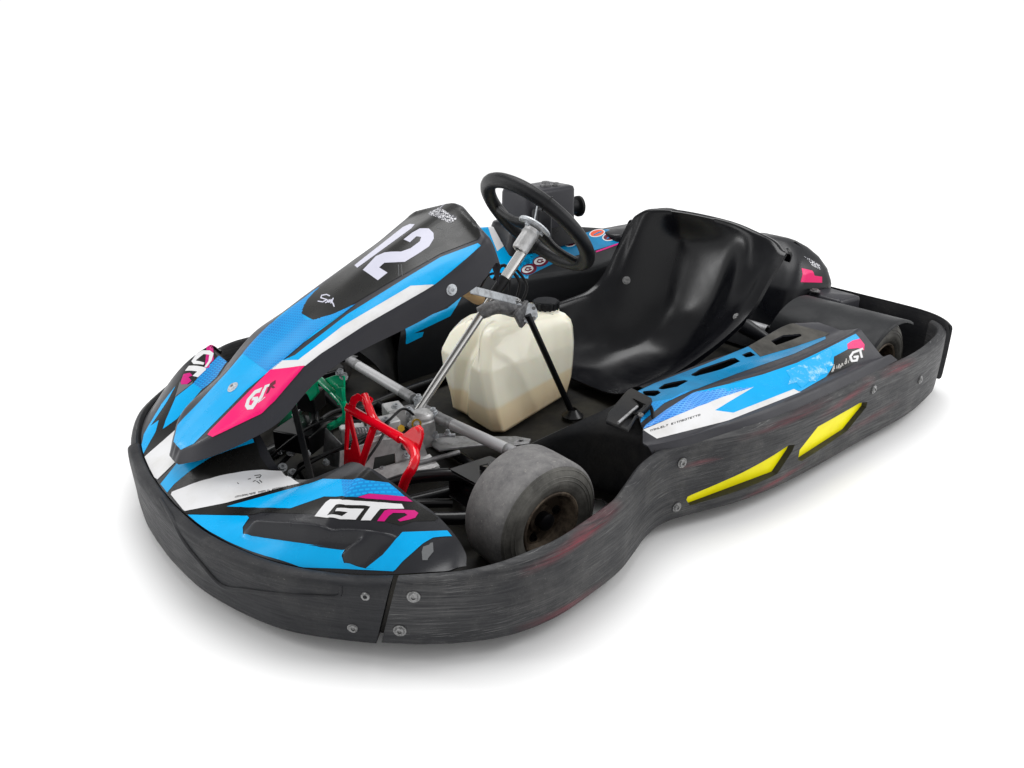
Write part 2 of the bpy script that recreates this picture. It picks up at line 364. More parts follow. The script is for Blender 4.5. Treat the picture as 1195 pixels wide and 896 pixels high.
#ART>>
ART = {
 'nose_fairing': [
  ('plan','sticker_black',0,[(1.1409,-0.0287),(1.1243,-0.0268),(1.1075,-0.0252),(1.0905,-0.0242),(1.0785,0.0062),(1.0646,0.0279),(1.0478,0.0358),(1.0304,0.0419),(1.0125,0.0464),(0.9882,0.055),(0.9629,0.0613),(0.9662,0.0794),(0.9689,0.096),(0.9637,0.1209),(0.945,0.1302),(0.9322,0.1927),(0.9417,0.2511),(0.9249,0.2924),(0.9206,0.3339),(0.913,0.3662),(0.9015,0.3838),(0.8911,0.4031),(0.8842,0.4111),(0.8757,0.4301),(0.8671,0.4456),(0.858,0.4601),(0.8489,0.4745),(0.8404,0.4923),(0.8323,0.5104),(0.824,0.528),(0.832,0.5286),(0.8469,0.5199),(0.8615,0.5108),(0.8853,0.5024),(0.897,0.4891),(0.909,0.4765),(0.9232,0.4665),(0.937,0.4556),(0.9503,0.444),(0.9635,0.4318),(0.9758,0.4179),(0.9861,0.3985),(0.9962,0.3783),(0.9767,0.4047),(0.9872,0.3832),(0.9974,0.3604),(1.0075,0.3361),(1.0176,0.3107),(1.0274,0.2834),(1.0367,0.2529),(1.0416,0.2509),(1.0537,0.2302),(1.065,0.2104),(1.0774,0.1937),(1.0905,0.1789),(1.1039,0.165),(1.1173,0.1509),(1.1304,0.1354),(1.1361,0.1232),(1.1376,0.0874),(1.1389,0.0498),(1.1406,0.0295)]),
  ('plan','sticker_white',1,[(1.1369,0.0423),(1.1332,0.0378),(1.1128,0.0568),(1.0915,0.0716),(1.0698,0.0851),(1.0469,0.0946),(1.0266,0.1024),(1.0056,0.1083),(0.9743,0.1179),(0.9525,0.1293),(0.9443,0.134),(0.9386,0.1667),(0.9403,0.2155),(0.9657,0.1932),(0.9821,0.1845),(0.9989,0.1772),(1.0161,0.1711),(1.0333,0.1658),(1.0505,0.1608),(1.0676,0.1558),(1.0848,0.1483),(1.1018,0.14),(1.1183,0.1302),(1.1343,0.1179),(1.1354,0.111),(1.1362,0.0775)]),
  ('plan','sticker_blue',1,[(1.14,-0.0165),(1.1248,-0.0202),(1.1093,-0.0246),(1.0935,-0.0301),(1.086,0.0007),(1.0642,0.0269),(1.048,0.0362),(1.0312,0.0437),(1.0139,0.0495),(0.993,0.0536),(0.9716,0.0565),(0.9673,0.0636),(0.9683,0.0699),(0.9876,0.0657),(1.0063,0.0602),(1.028,0.0531),(1.0488,0.0432),(1.0688,0.0383),(1.0882,0.0315),(1.106,0.0282),(1.1235,0.024),(1.1397,0.0268)]),
  ('plan','sticker_blue',1,[(0.9462,0.2582),(0.9453,0.2706),(0.93,0.3036),(0.9261,0.342),(0.9198,0.3735),(0.913,0.4023),(0.8998,0.4172),(0.884,0.4292),(0.8678,0.4407),(0.8565,0.4637),(0.854,0.4697),(0.8721,0.4596),(0.8894,0.4485),(0.9062,0.4364),(0.9249,0.4292),(0.9397,0.4171),(0.9502,0.3954),(0.9597,0.3706),(0.98,0.3463),(0.9918,0.3326),(1.0039,0.3191),(1.0143,0.2878),(1.0236,0.2513),(1.0343,0.2168),(1.0512,0.1886),(1.0704,0.1666),(1.053,0.1721),(1.0356,0.178),(1.0183,0.1846),(1.0012,0.1924),(0.9847,0.2017),(0.9687,0.2127),(0.9546,0.2287)]),
  ('plan','honeycomb',2,[(0.922,0.3663),(0.9139,0.3985),(0.8999,0.4174),(0.8842,0.4291),(0.8683,0.4404),(0.8568,0.4633),(0.8553,0.4681),(0.8729,0.4585),(0.8897,0.4477),(0.9059,0.436),(0.9246,0.4287),(0.9419,0.4142)]),
  ('plan','sticker_magenta',2,[(0.924,0.43),(0.9054,0.4374),(0.8884,0.4496),(0.8707,0.4606),(0.8523,0.4708),(0.8467,0.4832),(0.8637,0.4723),(0.8811,0.4624),(0.8979,0.4515),(0.914,0.4395)]),
  ('plan','sticker_white',2,[(0.9884,0.3885),(0.9639,0.3869),(0.9571,0.3908),(0.9465,0.4161),(0.9311,0.4305),(0.9151,0.4435),(0.92,0.4465),(0.9329,0.4364),(0.9457,0.4258),(0.9571,0.4125),(0.9751,0.4109),(0.9579,0.4326),(0.9478,0.4353),(0.9633,0.4193),(0.9591,0.4182),(0.9418,0.4346),(0.9238,0.4493),(0.9423,0.4516),(0.9626,0.4331),(0.9769,0.4144)]),
  ('plan','sticker_white',2,[(0.9151,0.4435),(0.899,0.4555),(0.8823,0.4663),(0.8652,0.4766),(0.8654,0.4849),(0.8832,0.4746),(0.9011,0.4646),(0.9224,0.468),(0.936,0.4577),(0.9134,0.453),(0.92,0.4465)]),
  ('plan','sticker_magenta',2,[(0.9142,0.4746),(0.8962,0.4703),(0.8888,0.4723),(0.8702,0.4841),(0.8519,0.4967),(0.849,0.5038),(0.8576,0.5072),(0.8684,0.5035),(0.8819,0.4973),(0.8844,0.493),(0.8665,0.4963),(0.8684,0.4912),(0.8852,0.4802),(0.8938,0.4799),(0.9039,0.4819)]),
  ('plan','sticker_blue',1,[(1.1341,0.1335),(1.1308,0.1379),(1.1177,0.1534),(1.1045,0.1676),(1.0913,0.1818),(1.0784,0.1968),(1.0662,0.2139),(1.0552,0.2342),(1.0563,0.2468),(1.0752,0.2625),(1.0817,0.2812),(1.0742,0.302),(1.0634,0.3239),(1.0526,0.3454),(1.0419,0.3661),(1.0312,0.3859),(1.0203,0.4048),(1.0094,0.423),(0.9976,0.4387),(1.0164,0.4141),(1.0033,0.4339),(0.9892,0.4511),(0.975,0.4677),(0.9826,0.4702),(0.9836,0.4785),(0.9707,0.4944),(0.9595,0.5083),(0.9454,0.5221),(0.9314,0.5359),(0.9239,0.5443),(0.9275,0.5432),(0.9396,0.5308),(0.9517,0.5184),(0.9639,0.5061),(0.9761,0.4937),(0.9883,0.481),(1.001,0.4674),(1.0136,0.4532),(1.0261,0.4385),(1.0347,0.4281),(1.0399,0.4205),(1.062,0.3796),(1.0734,0.3578),(1.0854,0.331),(1.093,0.3116),(1.1015,0.288),(1.1086,0.2657),(1.1216,0.2172),(1.1265,0.192),(1.1298,0.1708)]),
  ('plan','sticker_blue',1,[(0.9593,0.508),(0.9442,0.5115),(0.9288,0.5147),(0.9153,0.5143),(0.9015,0.5134),(0.8872,0.5118),(0.8716,0.5226),(0.8556,0.533),(0.8393,0.5428),(0.8224,0.552),(0.8203,0.5629),(0.8491,0.5487),(0.8679,0.5459),(0.8889,0.5455),(0.9091,0.5439),(0.9239,0.5443),(0.9357,0.5322),(0.9475,0.5201)]),
  ('plan','sticker_residue',1,[(0.8765,0.554),(0.8706,0.5498),(0.8612,0.5533),(0.8578,0.5526),(0.8536,0.5542),(0.8606,0.5658),(0.873,0.568),(0.8757,0.5698),(0.8823,0.5645)]),
  ('plan','sticker_black',2,[(1.0488,0.1543),(1.048,0.1546),(1.0458,0.1505),(1.0466,0.1502)]),
  ('plan','sticker_black',2,[(1.0466,0.1552),(1.0459,0.1554),(1.0437,0.1513),(1.0444,0.151)]),
  ('plan','sticker_black',2,[(1.0446,0.1559),(1.044,0.1562),(1.0418,0.152),(1.0424,0.1517)]),
  ('plan','sticker_black',2,[(1.0448,0.1519),(1.0423,0.1529),(1.0418,0.152),(1.0444,0.151)]),
  ('plan','sticker_black',2,[(1.0434,0.1564),(1.0428,0.1567),(1.0406,0.1524),(1.0412,0.1522)]),
  ('plan','sticker_black',2,[(1.0415,0.1571),(1.0409,0.1574),(1.0387,0.1531),(1.0393,0.1529)]),
  ('plan','sticker_black',2,[(1.0417,0.1531),(1.0391,0.1541),(1.0387,0.1531),(1.0412,0.1522)]),
  ('plan','sticker_black',2,[(1.0395,0.158),(1.0387,0.1583),(1.0364,0.154),(1.0372,0.1537)]),
  ('plan','sticker_black',2,[(1.0372,0.1589),(1.0347,0.1599),(1.0342,0.1589),(1.0367,0.1579)]),
  ('plan','sticker_black',2,[(1.0355,0.1555),(1.0329,0.1565),(1.0324,0.1555),(1.035,0.1546)]),
  ('plan','sticker_black',2,[(1.0372,0.1589),(1.0366,0.1591),(1.0343,0.1548),(1.035,0.1546)]),
  ('plan','sticker_black',2,[(1.0353,0.1596),(1.0347,0.1599),(1.0324,0.1555),(1.033,0.1553)]),
  ('plan','sticker_black',2,[(1.0341,0.1601),(1.0335,0.1604),(1.0312,0.156),(1.0318,0.1557)]),
  ('plan','sticker_black',2,[(1.0322,0.1609),(1.0316,0.1612),(1.0292,0.1567),(1.0299,0.1565)]),
  ('plan','sticker_black',2,[(1.0323,0.1567),(1.0298,0.1577),(1.0292,0.1567),(1.0318,0.1557)]),
  ('plan','sticker_black',2,[(1.031,0.1614),(1.0304,0.1617),(1.028,0.1572),(1.0287,0.1569)]),
  ('plan','sticker_black',2,[(1.0291,0.1622),(1.0285,0.1625),(1.0261,0.1579),(1.0268,0.1577)]),
  ('plan','sticker_black',2,[(1.0301,0.1596),(1.0275,0.1606),(1.027,0.1597),(1.0296,0.1587)]),
  ('plan','sticker_black',2,[(1.0279,0.1627),(1.0273,0.163),(1.0249,0.1584),(1.0256,0.1582)]),
  ('plan','sticker_black',2,[(1.0279,0.1627),(1.0254,0.1638),(1.0248,0.1627),(1.0274,0.1617)]),
  ('plan','sticker_black',2,[(1.0248,0.164),(1.0242,0.1643),(1.0218,0.1596),(1.0224,0.1594)]),
  ('plan','sticker_black',2,[(1.0229,0.1648),(1.0223,0.1651),(1.0198,0.1604),(1.0205,0.1602)]),
  ('plan','sticker_black',2,[(1.0229,0.1604),(1.0204,0.1614),(1.0198,0.1604),(1.0224,0.1594)]),
  ('plan','sticker_black',2,[(1.0217,0.1653),(1.0192,0.1665),(1.0186,0.1654),(1.0212,0.1643)]),
  ('plan','sticker_black',2,[(1.0198,0.1617),(1.0173,0.1627),(1.0167,0.1617),(1.0193,0.1607)]),
  ('plan','sticker_black',2,[(1.0217,0.1653),(1.0211,0.1656),(1.0186,0.1609),(1.0193,0.1607)]),
  ('plan','sticker_black',2,[(1.0207,0.1633),(1.0187,0.1642),(1.0182,0.1634),(1.0203,0.1625)]),
  ('plan','sticker_black',2,[(1.0186,0.1667),(1.018,0.167),(1.0155,0.1622),(1.0162,0.1619)]),
  ('plan','sticker_black',2,[(1.0167,0.1676),(1.0161,0.1679),(1.0136,0.163),(1.0142,0.1627)]),
  ('plan','sticker_black',2,[(1.0167,0.163),(1.0141,0.1641),(1.0136,0.163),(1.0162,0.1619)]),
  ('plan','sticker_black',2,[(1.0156,0.1681),(1.013,0.1693),(1.0125,0.1682),(1.015,0.167)]),
  ('plan','sticker_black',2,[(1.0136,0.1643),(1.011,0.1654),(1.0105,0.1644),(1.013,0.1633)]),
  ('plan','sticker_black',2,[(1.0156,0.1681),(1.0149,0.1684),(1.0124,0.1635),(1.013,0.1633)]),
  ('plan','sticker_black',2,[(1.0145,0.166),(1.0125,0.167),(1.012,0.1661),(1.014,0.1652)]),
  ('plan','sticker_black',2,[(1.0085,0.1715),(1.0079,0.1718),(1.0052,0.1667),(1.0059,0.1664)]),
  ('plan','sticker_black',2,[(1.0074,0.1671),(1.0049,0.1683),(1.0043,0.1672),(1.0068,0.166)]),
  ('plan','sticker_black',2,[(1.0064,0.1726),(1.0058,0.1729),(1.0031,0.1677),(1.0037,0.1674)]),
  ('plan','sticker_black',2,[(1.0045,0.1736),(1.0039,0.1739),(1.0012,0.1686),(1.0018,0.1683)]),
  ('plan','sticker_black',2,[(1.0053,0.1705),(1.0028,0.1718),(1.0023,0.1707),(1.0048,0.1695)]),
  ('plan','sticker_black',2,[(1.0033,0.1742),(1.0009,0.1755),(1.0003,0.1743),(1.0027,0.173)]),
  ('plan','sticker_black',2,[(1.0012,0.17),(0.9987,0.1713),(0.9981,0.1701),(1.0006,0.1689)]),
  ('plan','sticker_black',2,[(1.0033,0.1742),(1.0027,0.1745),(1.0,0.1692),(1.0006,0.1689)]),
  ('plan','sticker_black',2,[(1.0015,0.1752),(1.0009,0.1755),(0.9981,0.1701),(0.9988,0.1698)]),
  ('plan','sticker_black',2,[(1.0003,0.1758),(0.9997,0.1762),(0.9969,0.1707),(0.9976,0.1704)]),
  ('plan','sticker_black',2,[(0.9985,0.1769),(0.9979,0.1772),(0.9951,0.1717),(0.9957,0.1714)]),
  ('plan','sticker_black',2,[(0.9982,0.1716),(0.9957,0.1729),(0.9951,0.1717),(0.9976,0.1704)]),
  ('plan','sticker_black',2,[(0.9965,0.178),(0.9957,0.1785),(0.9929,0.1729),(0.9936,0.1725)]),
  ('plan','sticker_black',2,[(0.9935,0.1798),(0.9928,0.1803),(0.9899,0.1745),(0.9906,0.1741)]),
  ('plan','sticker_black',2,[(0.9914,0.1811),(0.9908,0.1815),(0.9878,0.1757),(0.9885,0.1753)]),
  ('plan','sticker_black',2,[(0.9914,0.1811),(0.989,0.1826),(0.9883,0.1813),(0.9907,0.1798)]),
  ('plan','sticker_black',2,[(0.9855,0.185),(0.985,0.1854),(0.9819,0.1793),(0.9825,0.1789)]),
  ('plan','sticker_black',2,[(0.9838,0.1862),(0.9832,0.1867),(0.9801,0.1804),(0.9807,0.1801)]),
  ('plan','sticker_black',2,[(0.9843,0.1825),(0.9819,0.1841),(0.9813,0.1829),(0.9837,0.1813)]),
  ('plan','sticker_black',2,[(0.9827,0.187),(0.9821,0.1875),(0.9789,0.1812),(0.9795,0.1808)]),
  ('plan','sticker_black',2,[(0.9809,0.1883),(0.9803,0.1888),(0.9771,0.1824),(0.9777,0.182)]),
  ('plan','sticker_black',2,[(0.9802,0.1821),(0.9778,0.1838),(0.9771,0.1824),(0.9795,0.1808)]),
  ('plan','sticker_black',2,[(0.9789,0.1898),(0.9784,0.1903),(0.9751,0.1838),(0.9757,0.1834)]),
  ('plan','sticker_black',2,[(0.9773,0.1841),(0.9749,0.1858),(0.9742,0.1844),(0.9766,0.1828)]),
  ('plan','sticker_black',2,[(0.977,0.1914),(0.9764,0.1918),(0.9731,0.1852),(0.9737,0.1848)]),
  ('plan','sticker_black',2,[(0.9753,0.1928),(0.9747,0.1932),(0.9714,0.1866),(0.972,0.1861)]),
  ('plan','sticker_black',2,[(0.9744,0.1862),(0.9721,0.188),(0.9714,0.1866),(0.9737,0.1848)]),
  ('plan','sticker_black',2,[(0.9742,0.1937),(0.9736,0.1941),(0.9703,0.1874),(0.9709,0.1869)]),
  ('plan','sticker_black',2,[(0.9725,0.1951),(0.9719,0.1956),(0.9685,0.1888),(0.9691,0.1883)]),
  ('plan','sticker_black',2,[(0.9728,0.1909),(0.9706,0.1928),(0.9699,0.1915),(0.9722,0.1896)]),
  ('plan','sticker_black',2,[(0.9714,0.196),(0.9709,0.1965),(0.9674,0.1896),(0.968,0.1892)]),
  ('plan','sticker_black',2,[(0.9697,0.1975),(0.9692,0.198),(0.9657,0.191),(0.9663,0.1906)]),
  ('plan','sticker_black',2,[(0.9701,0.1933),(0.9678,0.1952),(0.9671,0.1938),(0.9694,0.1919)]),
  ('plan','sticker_black',2,[(0.966,0.201),(0.9654,0.2015),(0.9619,0.1943),(0.9624,0.1938)]),
  ('plan','sticker_black',2,[(0.966,0.201),(0.9638,0.2031),(0.963,0.2015),(0.9652,0.1994)]),
  ('plan','sticker_black',2,[(0.9625,0.2044),(0.962,0.2049),(0.9583,0.1975),(0.9588,0.1971)]),
  ('plan','sticker_black',2,[(0.9605,0.1979),(0.9583,0.2),(0.9575,0.1983),(0.9597,0.1963)]),
  ('plan','sticker_black',2,[(0.9599,0.207),(0.9593,0.2076),(0.9555,0.2002),(0.9562,0.1995)]),
  ('plan','sticker_black',2,[(0.9573,0.2097),(0.9567,0.2104),(0.9529,0.2028),(0.9535,0.2021)]),
  ('plan','sticker_black',2,[(0.9555,0.2118),(0.955,0.2124),(0.9511,0.2045),(0.9516,0.204)]),
  ('plan','sticker_black',2,[(0.9555,0.2118),(0.9535,0.2144),(0.9525,0.2124),(0.9546,0.21)]),
  ('plan','sticker_black',2,[(0.9524,0.2159),(0.9518,0.2168),(0.9476,0.2081),(0.9482,0.2074)]),
  ('plan','sticker_black',2.0,[(0.9955,0.1235),(0.995,0.122),(0.9834,0.1251),(0.984,0.1267)]),
  ('plan','sticker_black',2.0,[(1.0098,0.1254),(1.0093,0.1239),(1.0038,0.1252),(1.0043,0.1268)]),
  ('plan','sticker_black',2.0,[(0.9946,0.1291),(0.9941,0.1275),(0.9867,0.1288),(0.9872,0.1305)]),
  ('plan','sticker_black',2.0,[(1.0035,0.1348),(1.0034,0.133),(0.9977,0.1326),(0.9979,0.1344)]),
  ('plan','sticker_black',2.0,[(0.9976,0.1364),(0.9962,0.1354),(0.9934,0.1446),(0.9949,0.1457)]),
  ('plan','sticker_black',2.0,[(0.9916,0.1362),(0.9901,0.1355),(0.9889,0.1445),(0.9904,0.1453)]),
  ('plan','sticker_black',2.0,[(1.0311,0.1226),(1.0298,0.1218),(1.0283,0.1255),(1.0296,0.1263)]),
  ('plan','sticker_black',2.0,[(0.9835,0.1267),(0.9828,0.1281),(0.9884,0.1321),(0.989,0.1307)]),
  ('plan','sticker_black',0,[(0.9131,-0.4145),(0.8664,-0.4343),(0.8298,-0.5249),(0.8735,-0.3261),(0.8903,-0.3142),(0.9104,-0.2999),(0.9184,-0.2746),(0.9394,-0.2655),(0.96,-0.2568),(0.9803,-0.2482),(1.0004,-0.2393),(1.0226,-0.2309),(1.0449,-0.2209),(1.0674,-0.2084),(1.09,-0.1932),(1.1125,-0.1759),(1.1318,-0.1613),(1.1274,-0.1899),(1.1135,-0.2534),(1.1018,-0.2698),(1.0805,-0.2962),(1.0594,-0.3191),(1.0413,-0.3331),(1.0233,-0.3453),(1.0054,-0.3563),(0.9874,-0.3667),(0.9607,-0.3873),(0.9348,-0.3992)]),
  ('plan','sticker_blue',1,[(1.1269,-0.1928),(1.1215,-0.2209),(1.1037,-0.2663),(1.0852,-0.2923),(1.0613,-0.3187),(1.0378,-0.3414),(1.0156,-0.3516),(0.9933,-0.3609),(1.0263,-0.3308),(1.0556,-0.3081),(1.0821,-0.2849),(1.0626,-0.2839),(1.0815,-0.2482),(1.1001,-0.2232),(1.1191,-0.1937),(1.1295,-0.1767)]),
  ('plan','honeycomb',1,[(0.882,-0.3559),(0.8737,-0.3279),(0.8927,-0.3151),(0.9127,-0.3014),(0.935,-0.2936),(0.9544,-0.2903),(0.9632,-0.3216),(0.9429,-0.3309),(0.9221,-0.3409)]),
  ('plan','sticker_blue',1,[(0.9632,-0.3216),(0.9544,-0.2903),(0.9737,-0.2806),(0.9927,-0.2707),(1.0115,-0.2608),(1.0302,-0.2504),(1.0666,-0.2431),(1.0515,-0.2671),(1.0299,-0.2937),(1.0081,-0.3195),(0.986,-0.3197)]),
  ('plan','sticker_magenta',1.5,[(0.8969,-0.3521),(0.8298,-0.5249),(0.8131,-0.5652),(0.9141,-0.338),(0.9246,-0.3421)]),
  ('plan','sticker_white',2,[(0.9199,-0.4073),(0.9057,-0.4036),(0.8921,-0.3874),(0.8887,-0.3711),(0.9018,-0.3537),(0.9194,-0.3429),(0.9228,-0.3481),(0.9086,-0.3572),(0.8985,-0.375),(0.9077,-0.3895),(0.9296,-0.3876),(0.9177,-0.3605),(0.9224,-0.3563),(0.9379,-0.381),(0.9373,-0.3976)]),
  ('plan','sticker_white',2,[(0.9475,-0.3891),(0.9213,-0.343),(0.9239,-0.3368),(0.9471,-0.3297),(0.9546,-0.3451),(0.9414,-0.3482),(0.9603,-0.383)]),
  ('plan','sticker_magenta',1.5,[(0.9814,-0.3569),(0.9667,-0.3761),(0.955,-0.3615),(0.9543,-0.346),(0.9627,-0.3512),(0.9623,-0.3332),(0.9739,-0.3321),(0.9834,-0.3462)]),
  ('plan','sticker_residue',1,[(1.0092,-0.3215),(0.9815,-0.3618),(0.9834,-0.3462),(0.9715,-0.3287),(0.9607,-0.328),(0.9645,-0.323),(0.9841,-0.3223),(1.0032,-0.3229)]),
  ('plan','sticker_pink',2,[(0.9812,-0.2562),(0.9661,-0.2711),(0.9485,-0.2809),(0.9379,-0.2708),(0.9425,-0.2581),(0.9563,-0.2612),(0.9591,-0.2508),(0.9671,-0.2566),(0.9752,-0.2499)]),
  ('plan','sticker_pink',2,[(1.0053,-0.2527),(0.9983,-0.257),(0.9937,-0.2488),(0.9984,-0.2441),(1.0041,-0.2469)]),
  ('plan','sticker_white',1,[(1.1319,-0.1599),(1.1113,-0.1755),(1.0891,-0.1925),(1.0669,-0.2075),(1.0447,-0.2198),(1.0228,-0.2298),(1.0008,-0.2381),(0.9782,-0.2429),(0.9728,-0.2228),(0.9944,-0.2045),(1.0167,-0.182),(1.0414,-0.1475),(1.0741,-0.0755),(1.0898,-0.0555),(1.0873,-0.0648),(1.0917,-0.0384),(1.1077,-0.0382),(1.1234,-0.0388),(1.139,-0.0396),(1.1411,-0.0551),(1.1373,-0.1062)]),
 ],
 'number_panel': [
  ('slope','sticker_blue',0,[(0.7973,0.0228),(0.7705,0.0518),(0.7525,0.0533),(0.7344,0.0534),(0.7162,0.0535),(0.698,0.0541),(0.6796,0.0549),(0.6611,0.0559),(0.6426,0.0566),(0.6239,0.0571),(0.6047,0.0609),(0.5853,0.0648),(0.566,0.0686),(0.5465,0.0722),(0.5269,0.0752),(0.5072,0.0777),(0.4872,0.0793),(0.4647,0.0822),(0.4418,0.0836),(0.4186,0.0841),(0.395,0.0842),(0.3712,0.0845),(0.3483,0.0836),(0.368,0.0714),(0.3874,0.0576),(0.4066,0.0426),(0.4255,0.0255),(0.4255,-0.0255),(0.4066,-0.0426),(0.3874,-0.0576),(0.368,-0.0714),(0.3483,-0.0836),(0.3712,-0.0845),(0.395,-0.0842),(0.4186,-0.0841),(0.4418,-0.0836),(0.4647,-0.0822),(0.4872,-0.0793),(0.5072,-0.0777),(0.5269,-0.0752),(0.5465,-0.0722),(0.566,-0.0686),(0.5853,-0.0648),(0.6047,-0.0609),(0.6239,-0.0571),(0.6426,-0.0566),(0.6611,-0.0559),(0.6796,-0.0549),(0.698,-0.0541),(0.7162,-0.0535),(0.7344,-0.0534),(0.7525,-0.0533),(0.7705,-0.0518),(0.7973,-0.0228)]),
  ('slope','honeycomb',1,[(0.5726,0.0674),(0.5549,0.073),(0.5328,0.0763),(0.5105,0.0789),(0.488,0.0805),(0.4533,0.0759),(0.4332,0.0788),(0.4127,0.0808),(0.392,0.0826),(0.3712,0.0845),(0.3483,0.0836),(0.3705,0.0743),(0.3925,0.0639),(0.4099,0.0472),(0.427,0.0282),(0.435,0.005),(0.435,-0.005),(0.427,-0.0282),(0.4099,-0.0472),(0.3925,-0.0639),(0.3705,-0.0743),(0.3483,-0.0836),(0.3712,-0.0845),(0.392,-0.0826),(0.4127,-0.0808),(0.4332,-0.0788),(0.4533,-0.0759),(0.488,-0.0805),(0.5105,-0.0789),(0.5328,-0.0763),(0.5549,-0.073),(0.5726,-0.0674)]),
  ('slope','sticker_black',1,[(0.4278,0.0295),(0.4128,0.0478),(0.3925,0.0639),(0.3656,0.0762),(0.3434,0.0802),(0.321,0.0838),(0.2984,0.0873),(0.2755,0.0905),(0.2531,0.0945),(0.2304,0.0983),(0.2074,0.1015),(0.184,0.1045),(0.1606,0.1077),(0.1371,0.1114),(0.1172,0.1194),(0.0974,0.1275),(0.0777,0.136),(0.0585,0.146),(0.0463,0.1455),(0.0161,0.0933),(0.0005,0.0485),(-0.0001,0.0239),(-0.0046,-0.0043),(-0.0046,0.0043),(-0.0001,-0.0239),(0.0005,-0.0485),(0.0161,-0.0933),(0.0463,-0.1455),(0.0585,-0.146),(0.0777,-0.136),(0.0974,-0.1275),(0.1172,-0.1194),(0.1371,-0.1114),(0.1606,-0.1077),(0.184,-0.1045),(0.2074,-0.1015),(0.2304,-0.0983),(0.2531,-0.0945),(0.2755,-0.0905),(0.2984,-0.0873),(0.321,-0.0838),(0.3434,-0.0802),(0.3656,-0.0762),(0.3925,-0.0639),(0.4128,-0.0478),(0.4278,-0.0295)]),
  ('slopeside','sticker_blue',0,[(0.495,-0.2909),(0.4798,-0.2987),(0.46,-0.2653),(0.4383,-0.262),(0.4163,-0.2599),(0.3939,-0.2584),(0.3713,-0.2567),(0.3486,-0.2547),(0.3292,-0.2497),(0.3096,-0.2449),(0.2898,-0.2402),(0.2698,-0.2356),(0.2496,-0.231),(0.2293,-0.2264),(0.2088,-0.2217),(0.1882,-0.217),(0.171,-0.1992),(0.1532,-0.1824),(0.1319,-0.1798),(0.1104,-0.177),(0.0862,-0.1743),(0.0616,-0.1717),(0.0395,-0.1707),(0.0168,-0.1702),(0.0158,-0.1797),(0.0346,-0.1905),(0.0536,-0.2009),(0.0727,-0.2112),(0.0918,-0.2213),(0.1154,-0.2266),(0.1391,-0.2315),(0.1625,-0.2363),(0.1857,-0.2413),(0.2089,-0.246),(0.232,-0.2506),(0.2548,-0.2553),(0.2775,-0.2599),(0.2999,-0.2646),(0.322,-0.2694),(0.3455,-0.2711),(0.3686,-0.2728),(0.3915,-0.2746),(0.4141,-0.2767),(0.4364,-0.2795),(0.4561,-0.2826),(0.4756,-0.2866)]),
  ('slopeside_far','sticker_blue',0,[(0.495,-0.2909),(0.4798,-0.2987),(0.46,-0.2653),(0.4383,-0.262),(0.4163,-0.2599),(0.3939,-0.2584),(0.3713,-0.2567),(0.3486,-0.2547),(0.3292,-0.2497),(0.3096,-0.2449),(0.2898,-0.2402),(0.2698,-0.2356),(0.2496,-0.231),(0.2293,-0.2264),(0.2088,-0.2217),(0.1882,-0.217),(0.171,-0.1992),(0.1532,-0.1824),(0.1319,-0.1798),(0.1104,-0.177),(0.0862,-0.1743),(0.0616,-0.1717),(0.0395,-0.1707),(0.0168,-0.1702),(0.0158,-0.1797),(0.0346,-0.1905),(0.0536,-0.2009),(0.0727,-0.2112),(0.0918,-0.2213),(0.1154,-0.2266),(0.1391,-0.2315),(0.1625,-0.2363),(0.1857,-0.2413),(0.2089,-0.246),(0.232,-0.2506),(0.2548,-0.2553),(0.2775,-0.2599),(0.2999,-0.2646),(0.322,-0.2694),(0.3455,-0.2711),(0.3686,-0.2728),(0.3915,-0.2746),(0.4141,-0.2767),(0.4364,-0.2795),(0.4561,-0.2826),(0.4756,-0.2866)]),
  ('slopeside','sticker_white',1,[(0.5091,-0.305),(0.4809,-0.2997),(0.46,-0.2653),(0.4383,-0.262),(0.4163,-0.2599),(0.3939,-0.2584),(0.3713,-0.2567),(0.3486,-0.2547),(0.3292,-0.2497),(0.3096,-0.2449),(0.2898,-0.2402),(0.2698,-0.2356),(0.2496,-0.231),(0.2293,-0.2264),(0.2088,-0.2217),(0.1882,-0.217),(0.1714,-0.1993),(0.1541,-0.1827),(0.1766,-0.1874),(0.1971,-0.1923),(0.2175,-0.1971),(0.2377,-0.2019),(0.2578,-0.2065),(0.2777,-0.2111),(0.2975,-0.2156),(0.3171,-0.2203),(0.3383,-0.2244),(0.3593,-0.2287),(0.3801,-0.2328),(0.4009,-0.2363),(0.4216,-0.2393),(0.4414,-0.2403),(0.461,-0.2422),(0.4771,-0.261),(0.493,-0.2827)]),
  ('slopeside','sticker_pink',2,[(0.6832,-0.3056),(0.6747,-0.3092),(0.6568,-0.3097),(0.6387,-0.3098),(0.6205,-0.3095),(0.6022,-0.3089),(0.5837,-0.3082),(0.5652,-0.3075),(0.5466,-0.3065),(0.5279,-0.3055),(0.5091,-0.305),(0.4932,-0.283),(0.4774,-0.2616),(0.4615,-0.2429),(0.4841,-0.2419),(0.5065,-0.2421),(0.5289,-0.2426),(0.5513,-0.2433),(0.5855,-0.2488),(0.6044,-0.2572),(0.6233,-0.2651),(0.642,-0.2731),(0.6608,-0.2815),(0.6796,-0.2909)]),
  ('slopeside','sticker_white',3,[(0.5453,-0.2879),(0.5602,-0.2982),(0.5833,-0.297),(0.5957,-0.289),(0.5983,-0.2783),(0.5903,-0.2696),(0.5699,-0.2735),(0.5648,-0.2812),(0.5724,-0.29),(0.579,-0.2868),(0.5757,-0.282),(0.5869,-0.2788),(0.5888,-0.2841),(0.5806,-0.2903),(0.5627,-0.29),(0.5567,-0.2844)]),
